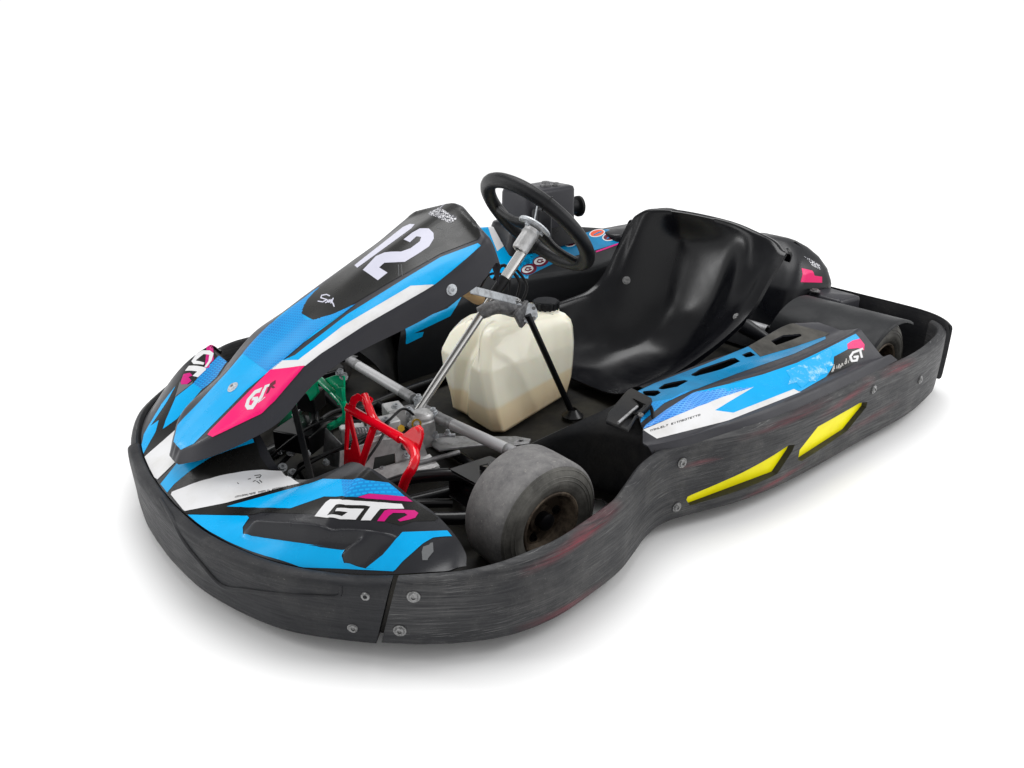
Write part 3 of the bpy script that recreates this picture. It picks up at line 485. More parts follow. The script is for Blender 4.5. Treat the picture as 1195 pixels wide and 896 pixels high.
  ('slopeside','sticker_white',3,[(0.5466,-0.283),(0.5399,-0.2862),(0.5312,-0.2791),(0.5361,-0.2757),(0.5405,-0.2787),(0.56,-0.2707),(0.5706,-0.2706),(0.573,-0.2754),(0.5585,-0.2791),(0.547,-0.2837)]),
  ('slopeside','sticker_darkred',3,[(0.529,-0.2782),(0.5187,-0.274),(0.5243,-0.2675),(0.5305,-0.2707),(0.5303,-0.2618),(0.5347,-0.2648),(0.5351,-0.2712),(0.546,-0.2668),(0.5518,-0.2693),(0.5388,-0.276)]),
  ('slopeside','sticker_white',3.0,[(0.5747,-0.2709),(0.5744,-0.2726),(0.5566,-0.2666),(0.5569,-0.2649)]),
  ('slope','sticker_number',2,[(0.2598,-0.0601),(0.2348,-0.0628),(0.2091,-0.0666),(0.1823,-0.0728),(0.1545,-0.0806),(0.1265,-0.0877),(0.0981,-0.0944),(0.0861,-0.0776),(0.0895,-0.0413),(0.1088,-0.0255),(0.1326,-0.0241),(0.156,-0.0235),(0.1788,-0.0238),(0.201,-0.0253),(0.2228,-0.0275),(0.2444,-0.03),(0.2659,-0.0324)]),
  ('slope','sticker_number',2,[(0.1503,0.0037),(0.1498,0.0265),(0.1276,0.0229),(0.1235,0.0341),(0.1352,0.0429),(0.1628,0.0434),(0.182,0.0341),(0.2033,-0.0019),(0.2201,-0.0152),(0.244,-0.0077),(0.2671,-0.0016),(0.273,0.0639),(0.245,0.063),(0.2436,0.031),(0.2272,0.0295),(0.2139,0.0496),(0.2003,0.0684),(0.166,0.0718),(0.135,0.0733),(0.111,0.0618),(0.0982,0.0465),(0.0933,0.0254),(0.1037,0.0055),(0.1227,0.0015)]),
  ('slope','patterned_film',2,[(0.0365,-0.0627),(0.018,-0.0388),(0.0286,0.0152),(0.0294,0.0464),(0.0348,0.054),(0.0531,0.0534),(0.0553,0.0264),(0.0542,-0.0089),(0.0552,-0.0207)]),
  ('slope','sticker_number',2.0,[(0.0198,-0.0266),(0.0177,-0.0321),(0.0001,-0.0314),(0.0002,-0.0309)]),
  ('slope','sticker_number',2.0,[(0.3588,-0.007),(0.3615,-0.0045),(0.3619,-0.023),(0.3591,-0.0258)]),
  ('slope','sticker_number',2.2,[(0.3588,-0.0241),(0.361,-0.019),(0.3691,-0.0323),(0.3668,-0.0375)]),
  ('slope','sticker_number',2.4,[(0.3665,-0.0376),(0.3663,-0.0325),(0.3747,-0.0237),(0.3749,-0.0286)]),
  ('slope','sticker_number',2.6,[(0.3753,-0.0273),(0.3726,-0.0305),(0.3701,-0.0015),(0.3728,0.0012)]),
  ('slope','sticker_number',2.0,[(0.3701,-0.0039),(0.3716,0.0012),(0.3823,-0.0038),(0.3808,-0.0089)]),
  ('slope','sticker_number',2.2,[(0.3792,-0.0063),(0.3817,-0.0029),(0.3857,-0.0226),(0.3831,-0.0262)]),
  ('slope','sticker_number',2.0,[(0.3787,-0.0028),(0.3771,-0.0078),(0.37,-0.0038),(0.3716,0.0012)]),
  ('slope','sticker_number',2.2,[(0.3724,-0.0036),(0.37,-0.0035),(0.3731,0.0109),(0.3756,0.0108)]),
  ('slope','sticker_number',2.4,[(0.3724,0.0073),(0.3741,0.012),(0.3809,0.0067),(0.3792,0.0019)]),
  ('slope','sticker_number',2.0,[(0.3685,0.0023),(0.3677,0.006),(0.3754,0.0162),(0.3762,0.0125)]),
  ('slope','sticker_number',2.2,[(0.3762,0.0158),(0.3755,0.011),(0.3655,0.0086),(0.3662,0.0134)]),
  ('slope','sticker_number',2.4,[(0.3664,0.0082),(0.3654,0.0117),(0.3746,0.0243),(0.3756,0.0209)]),
  ('slope','sticker_number',2.0,[(0.3726,0.0238),(0.373,0.0197),(0.3608,0.0084),(0.3605,0.0126)]),
  ('slope','sticker_number',2.0,[(0.3728,0.0262),(0.3709,0.0279),(0.3774,0.0433),(0.3793,0.0416)]),
  ('slope','sticker_number',2.2,[(0.3773,0.0432),(0.3793,0.0419),(0.3714,0.0206),(0.3694,0.022)]),
  ('slope','sticker_residue',2.0,[(0.2144,0.0622),(0.2137,0.0632),(0.2381,0.0948),(0.2388,0.0939)]),
  ('slope','sticker_residue',2.0,[(0.211,0.0677),(0.2103,0.0686),(0.2337,0.1012),(0.2345,0.1005)]),
  ('slope','sticker_residue',2.0,[(0.1656,0.0975),(0.1643,0.0973),(0.1672,0.1102),(0.1685,0.1105)]),
  ('slope','sticker_residue',2.0,[(0.0815,0.0377),(0.0801,0.0367),(0.0774,0.0533),(0.0788,0.0543)]),
 ],
 'side_pod': [
  ('plan','sticker_white',0,[(0.3273,0.55),(0.3156,0.579),(0.2926,0.5867),(0.2682,0.5935),(0.242,0.5992),(0.2138,0.6039),(0.1842,0.6079),(0.1545,0.6124),(0.1268,0.6186),(0.0967,0.6201),(0.0657,0.6214),(0.0339,0.6227),(0.0017,0.6241),(-0.0309,0.6257),(-0.0638,0.6276),(-0.0965,0.6299),(-0.1296,0.6325),(-0.1329,0.6132),(-0.0918,0.6124),(-0.0518,0.6116),(-0.013,0.6106),(0.0245,0.6094),(0.0606,0.6079),(0.0953,0.6061),(0.1335,0.5848),(0.0967,0.5825),(0.0594,0.5806),(0.0198,0.5778),(-0.0223,0.5739),(0.018,0.5721),(0.0561,0.5696),(0.0915,0.5659),(0.1217,0.5645),(0.1553,0.566),(0.1885,0.5677),(0.2164,0.5661),(0.2421,0.5631),(0.2715,0.5591),(0.2997,0.5546)]),
  ('plan','sticker_black',1,[(0.3158,0.5612),(0.3145,0.5615),(0.3113,0.5586),(0.3126,0.5583)]),
  ('plan','sticker_black',1,[(0.3153,0.5584),(0.3101,0.5597),(0.3094,0.5591),(0.3146,0.5578)]),
  ('plan','sticker_black',1,[(0.3114,0.5623),(0.3101,0.5626),(0.3069,0.5597),(0.3082,0.5594)]),
  ('plan','sticker_black',1,[(0.3075,0.5633),(0.3062,0.5637),(0.303,0.5607),(0.3043,0.5604)]),
  ('plan','sticker_black',1,[(0.3089,0.56),(0.3037,0.5614),(0.303,0.5607),(0.3082,0.5594)]),
  ('plan','sticker_black',1,[(0.3051,0.564),(0.3038,0.5643),(0.3005,0.5614),(0.3018,0.561)]),
  ('plan','sticker_black',1,[(0.3012,0.565),(0.2999,0.5653),(0.2966,0.5624),(0.2979,0.562)]),
  ('plan','sticker_black',1,[(0.3038,0.5628),(0.2986,0.5641),(0.2979,0.5636),(0.3031,0.5622)]),
  ('plan','sticker_black',1,[(0.2987,0.5656),(0.2974,0.566),(0.2941,0.563),(0.2954,0.5627)]),
  ('plan','sticker_black',1,[(0.2987,0.5656),(0.2935,0.567),(0.2928,0.5663),(0.298,0.565)]),
  ('plan','sticker_black',1,[(0.2923,0.5673),(0.2871,0.5686),(0.2863,0.568),(0.2916,0.5666)]),
  ('plan','sticker_black',1,[(0.2897,0.565),(0.2845,0.5663),(0.2837,0.5656),(0.289,0.5643)]),
  ('plan','sticker_black',1,[(0.2923,0.5673),(0.291,0.5676),(0.2877,0.5646),(0.289,0.5643)]),
  ('plan','sticker_black',1,[(0.2909,0.566),(0.2867,0.5671),(0.2861,0.5666),(0.2903,0.5655)]),
  ('plan','sticker_black',1,[(0.2859,0.5689),(0.2846,0.5693),(0.2812,0.5662),(0.2825,0.5659)]),
  ('plan','sticker_black',1,[(0.2859,0.5689),(0.2806,0.5702),(0.2798,0.5696),(0.2852,0.5683)]),
  ('plan','sticker_black',1,[(0.2774,0.571),(0.2761,0.5713),(0.2726,0.5683),(0.2739,0.568)]),
  ('plan','sticker_black',1,[(0.2768,0.5682),(0.2713,0.5694),(0.2706,0.5688),(0.276,0.5675)]),
  ('plan','sticker_black',1,[(0.2661,0.5736),(0.2605,0.5747),(0.2598,0.5741),(0.2654,0.5729)]),
  ('plan','sticker_black',1,[(0.2634,0.5712),(0.2578,0.5724),(0.2571,0.5717),(0.2627,0.5705)]),
  ('plan','sticker_black',1,[(0.2661,0.5736),(0.2647,0.5739),(0.2613,0.5708),(0.2627,0.5705)]),
  ('plan','sticker_black',1,[(0.2647,0.5723),(0.2602,0.5732),(0.2596,0.5727),(0.264,0.5717)]),
  ('plan','sticker_black',1,[(0.2573,0.5754),(0.2557,0.5757),(0.2522,0.5727),(0.2539,0.5724)]),
  ('plan','sticker_black',1,[(0.2502,0.5768),(0.2488,0.577),(0.2453,0.574),(0.2467,0.5737)]),
  ('plan','sticker_black',1,[(0.2497,0.574),(0.2439,0.575),(0.2431,0.5744),(0.2489,0.5733)]),
  ('plan','sticker_black',1,[(0.2454,0.5776),(0.2439,0.5779),(0.2404,0.5749),(0.2418,0.5746)]),
  ('plan','sticker_black',1,[(0.241,0.5784),(0.2395,0.5787),(0.236,0.5756),(0.2374,0.5754)]),
  ('plan','sticker_black',1,[(0.2426,0.5753),(0.2367,0.5763),(0.236,0.5756),(0.2418,0.5746)]),
  ('plan','sticker_black',1,[(0.2382,0.5789),(0.2322,0.5798),(0.2314,0.5791),(0.2374,0.5782)]),
  ('plan','sticker_black',1,[(0.2354,0.5765),(0.2295,0.5774),(0.2287,0.5768),(0.2347,0.5758)]),
  ('plan','sticker_black',1,[(0.2382,0.5789),(0.2367,0.5791),(0.2332,0.5761),(0.2347,0.5758)]),
  ('plan','sticker_black',1,[(0.2367,0.5776),(0.2319,0.5784),(0.2313,0.5778),(0.2361,0.577)]),
  ('plan','sticker_black',1,[(0.2309,0.58),(0.2248,0.5809),(0.224,0.5802),(0.2301,0.5793)]),
  ('plan','sticker_black',1,[(0.2281,0.5776),(0.222,0.5785),(0.2212,0.5779),(0.2273,0.577)]),
  ('plan','sticker_black',1,[(0.2309,0.58),(0.2294,0.5802),(0.2258,0.5772),(0.2273,0.577)]),
  ('plan','sticker_black',1,[(0.2264,0.5807),(0.2248,0.5809),(0.2212,0.5779),(0.2228,0.5776)]),
  ('plan','sticker_black',1,[(0.2211,0.5814),(0.2197,0.5816),(0.2161,0.5786),(0.2176,0.5784)]),
  ('plan','sticker_black',1,[(0.2207,0.5787),(0.2145,0.5795),(0.2137,0.5789),(0.2199,0.578)]),
  ('plan','sticker_black',1,[(0.2159,0.5821),(0.2096,0.5829),(0.2088,0.5822),(0.2151,0.5814)]),
  ('plan','sticker_black',1,[(0.2131,0.5797),(0.2067,0.5804),(0.2059,0.5798),(0.2123,0.579)]),
  ('plan','sticker_black',1,[(0.2159,0.5821),(0.2143,0.5823),(0.2107,0.5792),(0.2123,0.579)]),
  ('plan','sticker_black',1,[(0.2144,0.5808),(0.2093,0.5814),(0.2087,0.5809),(0.2137,0.5803)]),
  ('plan','sticker_black',1,[(0.2057,0.5833),(0.2042,0.5834),(0.2005,0.5803),(0.2021,0.5802)]),
  ('plan','sticker_black',1,[(0.2053,0.5806),(0.1988,0.5812),(0.198,0.5806),(0.2045,0.5799)]),
  ('plan','sticker_black',1,[(0.1978,0.584),(0.1962,0.5842),(0.1923,0.581),(0.194,0.5809)]),
  ('plan','sticker_black',1,[(0.1973,0.5814),(0.1906,0.5819),(0.1897,0.5812),(0.1965,0.5807)]),
  ('plan','sticker_black',1,[(0.1921,0.5845),(0.1852,0.5849),(0.1843,0.5841),(0.1912,0.5838)]),
  ('plan','sticker_black',1,[(0.1891,0.582),(0.182,0.5823),(0.1812,0.5816),(0.1882,0.5813)]),
  ('plan','sticker_black',1,[(0.1921,0.5845),(0.1904,0.5846),(0.1865,0.5813),(0.1882,0.5813)]),
  ('plan','sticker_black',1,[(0.1869,0.5848),(0.1852,0.5849),(0.1812,0.5816),(0.1829,0.5815)]),
  ('plan','honeycomb_dark',0,[(0.3253,0.5492),(0.3093,0.5423),(0.2755,0.5401),(0.2407,0.5377),(0.2147,0.5389),(0.1867,0.5389),(0.1522,0.5344),(0.1149,0.5348),(0.0819,0.5453),(0.0478,0.5556),(0.0135,0.5649),(-0.0223,0.5739),(0.018,0.5721),(0.0561,0.5696),(0.0915,0.5659),(0.1217,0.5645),(0.1553,0.566),(0.1885,0.5677),(0.2164,0.5661),(0.2421,0.5631),(0.2706,0.5587),(0.298,0.5538)]),
  ('plan','sticker_blue',0,[(0.0642,0.5434),(0.0331,0.548),(-0.0005,0.5514),(-0.0355,0.5544),(0.0023,0.5506),(0.0383,0.5463),(-0.0011,0.5493),(-0.0425,0.5517),(-0.0851,0.5542),(-0.1304,0.5554),(-0.1759,0.5573),(-0.222,0.5596),(-0.2606,0.559),(-0.2991,0.5591),(-0.3367,0.56),(-0.3732,0.5619),(-0.4243,0.5649),(-0.4769,0.5677),(-0.4779,0.5808),(-0.4224,0.5775),(-0.4119,0.5863),(-0.3495,0.585),(-0.3216,0.6016),(-0.2615,0.6184),(-0.2195,0.6212),(-0.1761,0.6251),(-0.1333,0.6294),(-0.1305,0.6127),(-0.1329,0.6132),(-0.0918,0.6124),(-0.0518,0.6116),(-0.013,0.6106),(0.0245,0.6094),(0.0606,0.6079),(0.0953,0.6061),(0.1335,0.5848),(0.0967,0.5825),(0.0594,0.5806),(0.0198,0.5778),(-0.0223,0.5739),(0.0279,0.5651)]),
  ('plan','sticker_blue',0,[(0.149,0.5319),(0.1192,0.5342),(0.0914,0.5385),(0.0642,0.5434),(0.0279,0.5651),(0.0556,0.5618),(0.0868,0.5494),(0.1179,0.5373)]),
  ('plan','sticker_worn',1,[(-0.162,0.567),(-0.2118,0.5666),(-0.2467,0.5634),(-0.2952,0.5652),(-0.3344,0.5634),(-0.3635,0.565),(-0.3494,0.5798),(-0.3272,0.5858),(-0.3216,0.6016),(-0.2917,0.5988),(-0.2804,0.613),(-0.2507,0.6087),(-0.2161,0.618),(-0.1968,0.6109),(-0.1539,0.6197),(-0.1565,0.6014),(-0.1263,0.5989),(-0.154,0.5863)]),
  ('plan','sticker_pink',1,[(-0.424,0.5764),(-0.4487,0.5763),(-0.477,0.5814),(-0.4754,0.5972),(-0.4583,0.6065),(-0.4466,0.596),(-0.4119,0.5863)]),
  ('plan','sticker_black',1,[(-0.3495,0.585),(-0.4104,0.5874),(-0.446,0.5964),(-0.4577,0.6069),(-0.4515,0.6164),(-0.4098,0.6174),(-0.366,0.6199),(-0.3188,0.6189),(-0.2723,0.6182),(-0.3216,0.6016)]),
  ('plan','sticker_white',2.0,[(-0.4538,0.5997),(-0.4507,0.6042),(-0.4138,0.6003),(-0.4169,0.5957)]),
  ('plan','sticker_white',2.2,[(-0.4206,0.5955),(-0.4227,0.5998),(-0.3962,0.6053),(-0.3942,0.601)]),
  ('plan','sticker_white',2.4,[(-0.3954,0.6003),(-0.4041,0.6012),(-0.394,0.6148),(-0.3851,0.6141)]),
  ('plan','sticker_white',2.6,[(-0.3853,0.6143),(-0.3908,0.6099),(-0.4125,0.615),(-0.4072,0.6193)]),
  ('plan','sticker_white',2.0,[(-0.4068,0.6194),(-0.4017,0.616),(-0.4221,0.6077),(-0.4271,0.6111)]),
  ('plan','sticker_white',2.2,[(-0.427,0.609),(-0.4222,0.6133),(-0.4041,0.6094),(-0.4091,0.605)]),
  ('plan','sticker_white',2.0,[(-0.4303,0.6025),(-0.4322,0.5986),(-0.4603,0.6004),(-0.4584,0.6043)]),
  ('plan','sticker_white',2.0,[(-0.4433,0.5996),(-0.4514,0.6011),(-0.4354,0.6182),(-0.4272,0.6168)]),
  ('plan','sticker_grey',2.0,[(-0.2945,0.6151),(-0.2926,0.6134),(-0.3115,0.6057),(-0.3135,0.6074)]),
  ('plan','sticker_grey',2.0,[(-0.3019,0.6149),(-0.2989,0.6138),(-0.3159,0.6034),(-0.3189,0.6046)]),
  ('plan','sticker_grey',2.0,[(-0.3122,0.6113),(-0.3098,0.6107),(-0.3242,0.6001),(-0.3266,0.6007)]),
  ('plan','sticker_grey',2.0,[(-0.32,0.6123),(-0.3183,0.6115),(-0.3299,0.6052),(-0.3317,0.606)]),
  ('plan','sticker_grey',2.0,[(-0.325,0.6137),(-0.323,0.6119),(-0.3417,0.6047),(-0.3437,0.6065)]),
  ('plan','sticker_grey',2.0,[(-0.331,0.6152),(-0.3291,0.6135),(-0.3412,0.6088),(-0.3431,0.6104)]),
  ('plan','sticker_grey',2.0,[(-0.3398,0.6141),(-0.3382,0.6134),(-0.3528,0.6057),(-0.3543,0.6064)]),
  ('plan','sticker_grey',2.0,[(-0.3492,0.613),(-0.3457,0.6122),(-0.3528,0.6067),(-0.3563,0.6075)]),
  ('plan','sticker_grey',2.0,[(-0.3587,0.6108),(-0.3577,0.6099),(-0.3713,0.6049),(-0.3723,0.6058)]),
  ('plan','sticker_grey',2.0,[(-0.359,0.6127),(-0.3583,0.611),(-0.3705,0.6082),(-0.3712,0.6098)]),
  ('plan','sticker_grey',2.0,[(-0.3672,0.6122),(-0.3637,0.6112),(-0.3783,0.6014),(-0.3818,0.6025)]),
  ('plan','sticker_grey',2.0,[(-0.3746,0.6133),(-0.3718,0.6126),(-0.3787,0.6075),(-0.3815,0.6083)]),
  ('plan','sticker_grey',2.0,[(-0.3841,0.6095),(-0.3825,0.6089),(-0.3939,0.6019),(-0.3955,0.6025)]),
  ('plan','sticker_grey',2.0,[(-0.3882,0.6124),(-0.3848,0.6114),(-0.3992,0.6015),(-0.4026,0.6026)]),
  ('plan','deck_blue',0,[(0.2208,0.4261),(0.1891,0.4239),(0.1528,0.4237),(0.1256,0.427),(0.0965,0.4291),(0.0652,0.4299),(0.0324,0.4301),(-0.0015,0.4299),(-0.0361,0.4297),(-0.078,0.4284),(-0.1215,0.4267),(-0.1661,0.425),(-0.2078,0.4259),(-0.1988,0.4697),(-0.243,0.4727),(-0.2868,0.4766),(-0.3289,0.4822),(-0.3692,0.4878),(-0.4082,0.4945),(-0.4472,0.5018),(-0.4266,0.5151),(-0.3797,0.5126),(-0.3319,0.5113),(-0.281,0.5125),(-0.2433,0.51),(-0.2048,0.5085),(-0.1659,0.5077),(-0.1269,0.5076),(-0.087,0.5087),(-0.0458,0.5113),(0.0018,0.5167),(0.0452,0.5202),(0.0836,0.521),(0.1187,0.52),(0.1486,0.5138),(0.1958,0.514),(0.2146,0.5028),(0.233,0.4914),(0.221,0.4764),(0.222,0.4501)]),
  ('plan','honeycomb',0,[(0.233,0.4914),(0.2146,0.5028),(0.1958,0.514),(0.1486,0.5138),(0.1226,0.5171),(0.1627,0.5213),(0.1932,0.5188),(0.2211,0.5147),(0.2515,0.5193),(0.2807,0.5234),(0.3093,0.5274),(0.1879,0.4116),(0.2748,0.5068)]),
  ('plan','plastic_soft',3,[(0.2493,0.4483),(0.2337,0.4729),(0.2324,0.4901),(0.2632,0.5097),(0.3016,0.5187),(0.2229,0.4163)]),
  ('plan','pod_worn',1,[(-0.2078,0.4259),(-0.2582,0.4214),(-0.3071,0.4186),(-0.3586,0.415),(-0.4247,0.4111),(-0.4305,0.4314),(-0.448,0.4522),(-0.4626,0.4745),(-0.4736,0.4985),(-0.4472,0.5018),(-0.4082,0.4945),(-0.3692,0.4878),(-0.3289,0.4822),(-0.2868,0.4766),(-0.243,0.4727),(-0.1988,0.4697)]),
 ],
 'engine_pod': [
  ('plan','sticker_blue',0,[(-0.0333,-0.5327),(-0.0647,-0.5681),(-0.0984,-0.6064),(-0.1277,-0.6186),(-0.233,-0.6165),(-0.2301,-0.6004),(-0.2484,-0.5692),(-0.266,-0.5402),(-0.2836,-0.5114),(-0.2433,-0.476),(-0.205,-0.4425),(-0.1738,-0.4171),(-0.1558,-0.4193),(-0.1007,-0.4359),(-0.0402,-0.4438),(-0.0384,-0.4738),(-0.036,-0.5033)]),
  ('plan','sticker_white',1,[(-0.1586,-0.6184),(-0.191,-0.6178),(-0.1809,-0.602),(-0.1639,-0.5489),(-0.2308,-0.5696),(-0.2303,-0.5577),(-0.1753,-0.5373),(-0.124,-0.5202),(-0.1367,-0.5614),(-0.1441,-0.5835)]),
  ('plan','deck_blue',0,[(-0.0967,-0.4309),(-0.1381,-0.4475),(-0.1822,-0.4666),(-0.2291,-0.4881),(-0.2787,-0.5118),(-0.3494,-0.523),(-0.4236,-0.5356),(-0.4816,-0.5457),(-0.5417,-0.5565),(-0.6048,-0.5687),(-0.6326,-0.5596),(-0.7186,-0.5899),(-0.813,-0.5893),(-0.7351,-0.5002),(-0.6721,-0.4898),(-0.6148,-0.4835),(-0.5598,-0.4781),(-0.5067,-0.473),(-0.4542,-0.4673),(-0.4026,-0.4613),(-0.3523,-0.4555),(-0.2987,-0.4432),(-0.2477,-0.4325),(-0.1995,-0.4239),(-0.156,-0.4197)]),
  ('plan','sticker_darkred',1,[(-0.2331,-0.4427),(-0.2274,-0.4362),(-0.2181,-0.4305),(-0.2063,-0.4262),(-0.1938,-0.424),(-0.1815,-0.424),(-0.1709,-0.4256),(-0.1633,-0.4292),(-0.1597,-0.4342),(-0.1605,-0.44),(-0.1656,-0.4461),(-0.1745,-0.4516),(-0.1862,-0.456),(-0.1992,-0.4588),(-0.2121,-0.4595),(-0.2231,-0.458),(-0.2309,-0.4544),(-0.2344,-0.4491)]),
  ('plan','sticker_white',2,[(-0.2182,-0.443),(-0.2143,-0.4386),(-0.2078,-0.4347),(-0.1995,-0.4318),(-0.1903,-0.4301),(-0.1814,-0.4299),(-0.1737,-0.4311),(-0.1683,-0.4336),(-0.1656,-0.4371),(-0.1661,-0.4411),(-0.1697,-0.4452),(-0.176,-0.449),(-0.1843,-0.452),(-0.1936,-0.4538),(-0.2028,-0.4543),(-0.2107,-0.4533),(-0.2163,-0.4508),(-0.2189,-0.4472)]),
  ('plan','sticker_darkred',3.0,[(-0.2099,-0.4462),(-0.2067,-0.4424),(-0.1883,-0.4457),(-0.1914,-0.4494)]),
  ('plan','sticker_darkred',3.2,[(-0.1921,-0.4496),(-0.1941,-0.447),(-0.1791,-0.4383),(-0.177,-0.4409)]),
  ('plan','sticker_darkred',3.4,[(-0.1766,-0.4396),(-0.1807,-0.4429),(-0.1922,-0.4364),(-0.1881,-0.4331)]),
  ('plan','sticker_darkred',3.6,[(-0.1866,-0.4333),(-0.1877,-0.4369),(-0.207,-0.4399),(-0.2059,-0.4362)]),
  ('plan','sticker_darkred',3.0,[(-0.2079,-0.439),(-0.2039,-0.4355),(-0.1947,-0.4395),(-0.1987,-0.4431)]),
  ('plan','sticker_darkred',1,[(-0.3073,-0.4653),(-0.3009,-0.4582),(-0.2905,-0.4516),(-0.2776,-0.4463),(-0.2637,-0.4432),(-0.2505,-0.4423),(-0.2394,-0.4439),(-0.2316,-0.4476),(-0.2282,-0.4529),(-0.2293,-0.4592),(-0.235,-0.4658),(-0.2448,-0.472),(-0.2573,-0.4771),(-0.2714,-0.4806),(-0.2852,-0.4819),(-0.297,-0.4809),(-0.3052,-0.4775),(-0.3088,-0.472)]),
  ('plan','sticker_white',2,[(-0.2913,-0.4649),(-0.287,-0.4601),(-0.2798,-0.4557),(-0.2706,-0.4521),(-0.2607,-0.4499),(-0.2511,-0.4493),(-0.243,-0.4503),(-0.2373,-0.4527),(-0.2347,-0.4563),(-0.2354,-0.4606),(-0.2394,-0.4651),(-0.2463,-0.4694),(-0.2553,-0.4729),(-0.2653,-0.4752),(-0.2751,-0.4761),(-0.2835,-0.4753),(-0.2895,-0.4731),(-0.2922,-0.4695)]),
  ('plan','sticker_darkred',3.0,[(-0.2825,-0.468),(-0.279,-0.4638),(-0.2593,-0.4664),(-0.2628,-0.4705)]),
  ('plan','sticker_darkred',3.2,[(-0.2635,-0.4707),(-0.2656,-0.4681),(-0.2492,-0.4583),(-0.2471,-0.4609)]),
  ('plan','sticker_darkred',3.4,[(-0.2465,-0.4595),(-0.2511,-0.4632),(-0.2631,-0.4568),(-0.2585,-0.4531)]),
  ('plan','sticker_darkred',3.6,[(-0.257,-0.4532),(-0.2583,-0.4572),(-0.2792,-0.4613),(-0.2778,-0.4572)]),
  ('plan','sticker_darkred',3.0,[(-0.28,-0.4603),(-0.2756,-0.4564),(-0.266,-0.4603),(-0.2704,-0.4642)]),
  ('plan','sticker_darkred',1,[(-0.3667,-0.4821),(-0.3613,-0.4764),(-0.3525,-0.471),(-0.3413,-0.4666),(-0.3291,-0.4637),(-0.3174,-0.4626),(-0.3074,-0.4634),(-0.3005,-0.466),(-0.2972,-0.47),(-0.2981,-0.4748),(-0.303,-0.4801),(-0.3114,-0.4853),(-0.3224,-0.4896),(-0.3347,-0.4927),(-0.3468,-0.4941),(-0.3572,-0.4937),(-0.3645,-0.4912),(-0.3678,-0.4872)]),
  ('plan','sticker_white',2,[(-0.3519,-0.4815),(-0.3483,-0.4776),(-0.3421,-0.474),(-0.3341,-0.471),(-0.3254,-0.469),(-0.317,-0.4682),(-0.3098,-0.4687),(-0.3046,-0.4703),(-0.3022,-0.473),(-0.3027,-0.4763),(-0.3061,-0.4799),(-0.3121,-0.4834),(-0.3199,-0.4864),(-0.3287,-0.4886),(-0.3373,-0.4895),(-0.3448,-0.4892),(-0.3501,-0.4876),(-0.3526,-0.4849)]),
  ('plan','sticker_darkred',3.0,[(-0.3478,-0.485),(-0.3439,-0.4805),(-0.3233,-0.4827),(-0.3271,-0.4871)]),
  ('plan','sticker_darkred',3.2,[(-0.3279,-0.4873),(-0.33,-0.4846),(-0.3123,-0.4738),(-0.3102,-0.4765)]),
  ('plan','sticker_darkred',3.4,[(-0.3096,-0.475),(-0.3145,-0.479),(-0.327,-0.4727),(-0.322,-0.4687)]),
  ('plan','sticker_darkred',3.6,[(-0.3204,-0.4688),(-0.3219,-0.473),(-0.3441,-0.4779),(-0.3425,-0.4736)]),
  ('plan','sticker_darkred',3.0,[(-0.3449,-0.4768),(-0.3401,-0.4726),(-0.3302,-0.4765),(-0.3349,-0.4807)]),
  ('plan','sticker_white',1,[(-0.4984,-0.5277),(-0.492,-0.5213),(-0.4822,-0.5153),(-0.4702,-0.5105),(-0.4574,-0.5072),(-0.4455,-0.5061),(-0.4358,-0.5073),(-0.4294,-0.5104),(-0.427,-0.5152),(-0.4289,-0.5209),(-0.4349,-0.527),(-0.4443,-0.5328),(-0.456,-0.5376),(-0.4688,-0.5409),(-0.4811,-0.5422),(-0.4912,-0.5414),(-0.4979,-0.5384),(-0.5004,-0.5336)]),
  ('plan','sticker_darkred',2,[(-0.4935,-0.5273),(-0.4883,-0.5221),(-0.4801,-0.5173),(-0.47,-0.5134),(-0.4591,-0.5108),(-0.4488,-0.5098),(-0.4403,-0.5107),(-0.4347,-0.5131),(-0.4323,-0.5168),(-0.4337,-0.5214),(-0.4386,-0.5263),(-0.4465,-0.531),(-0.4565,-0.5349),(-0.4674,-0.5376),(-0.4779,-0.5387),(-0.4867,-0.538),(-0.4926,-0.5357),(-0.495,-0.5319)]),
  ('plan','deck_blue',3.0,[(-0.4387,-0.5139),(-0.4399,-0.5184),(-0.469,-0.5273),(-0.4677,-0.5227)]),
  ('plan','deck_blue',3.2,[(-0.4622,-0.5212),(-0.4644,-0.526),(-0.4912,-0.532),(-0.489,-0.5271)]),
  ('plan','sticker_white',1,[(-0.6842,-0.5686),(-0.6754,-0.5609),(-0.6615,-0.5531),(-0.6448,-0.5466),(-0.6273,-0.5421),(-0.6109,-0.5401),(-0.5973,-0.5406),(-0.588,-0.5432),(-0.5839,-0.5476),(-0.5855,-0.5534),(-0.5926,-0.5597),(-0.6048,-0.5662),(-0.6205,-0.5721),(-0.6383,-0.5769),(-0.656,-0.58),(-0.6713,-0.581),(-0.6819,-0.5793),(-0.6865,-0.575)]),
  ('plan','sticker_orange',2,[(-0.6767,-0.5672),(-0.6696,-0.561),(-0.6582,-0.5549),(-0.6441,-0.5495),(-0.629,-0.5458),(-0.6148,-0.544),(-0.6029,-0.5441),(-0.5946,-0.546),(-0.5909,-0.5496),(-0.592,-0.5542),(-0.5979,-0.5593),(-0.6082,-0.5646),(-0.6216,-0.5695),(-0.6368,-0.5734),(-0.6518,-0.576),(-0.6649,-0.5768),(-0.6742,-0.5756),(-0.6783,-0.5722)]),
  ('plan','deck_blue',3.0,[(-0.6043,-0.5468),(-0.6061,-0.552),(-0.6398,-0.5635),(-0.6377,-0.5581)]),
  ('plan','deck_blue',3.2,[(-0.6313,-0.5561),(-0.6344,-0.5618),(-0.6663,-0.5708),(-0.6631,-0.565)]),
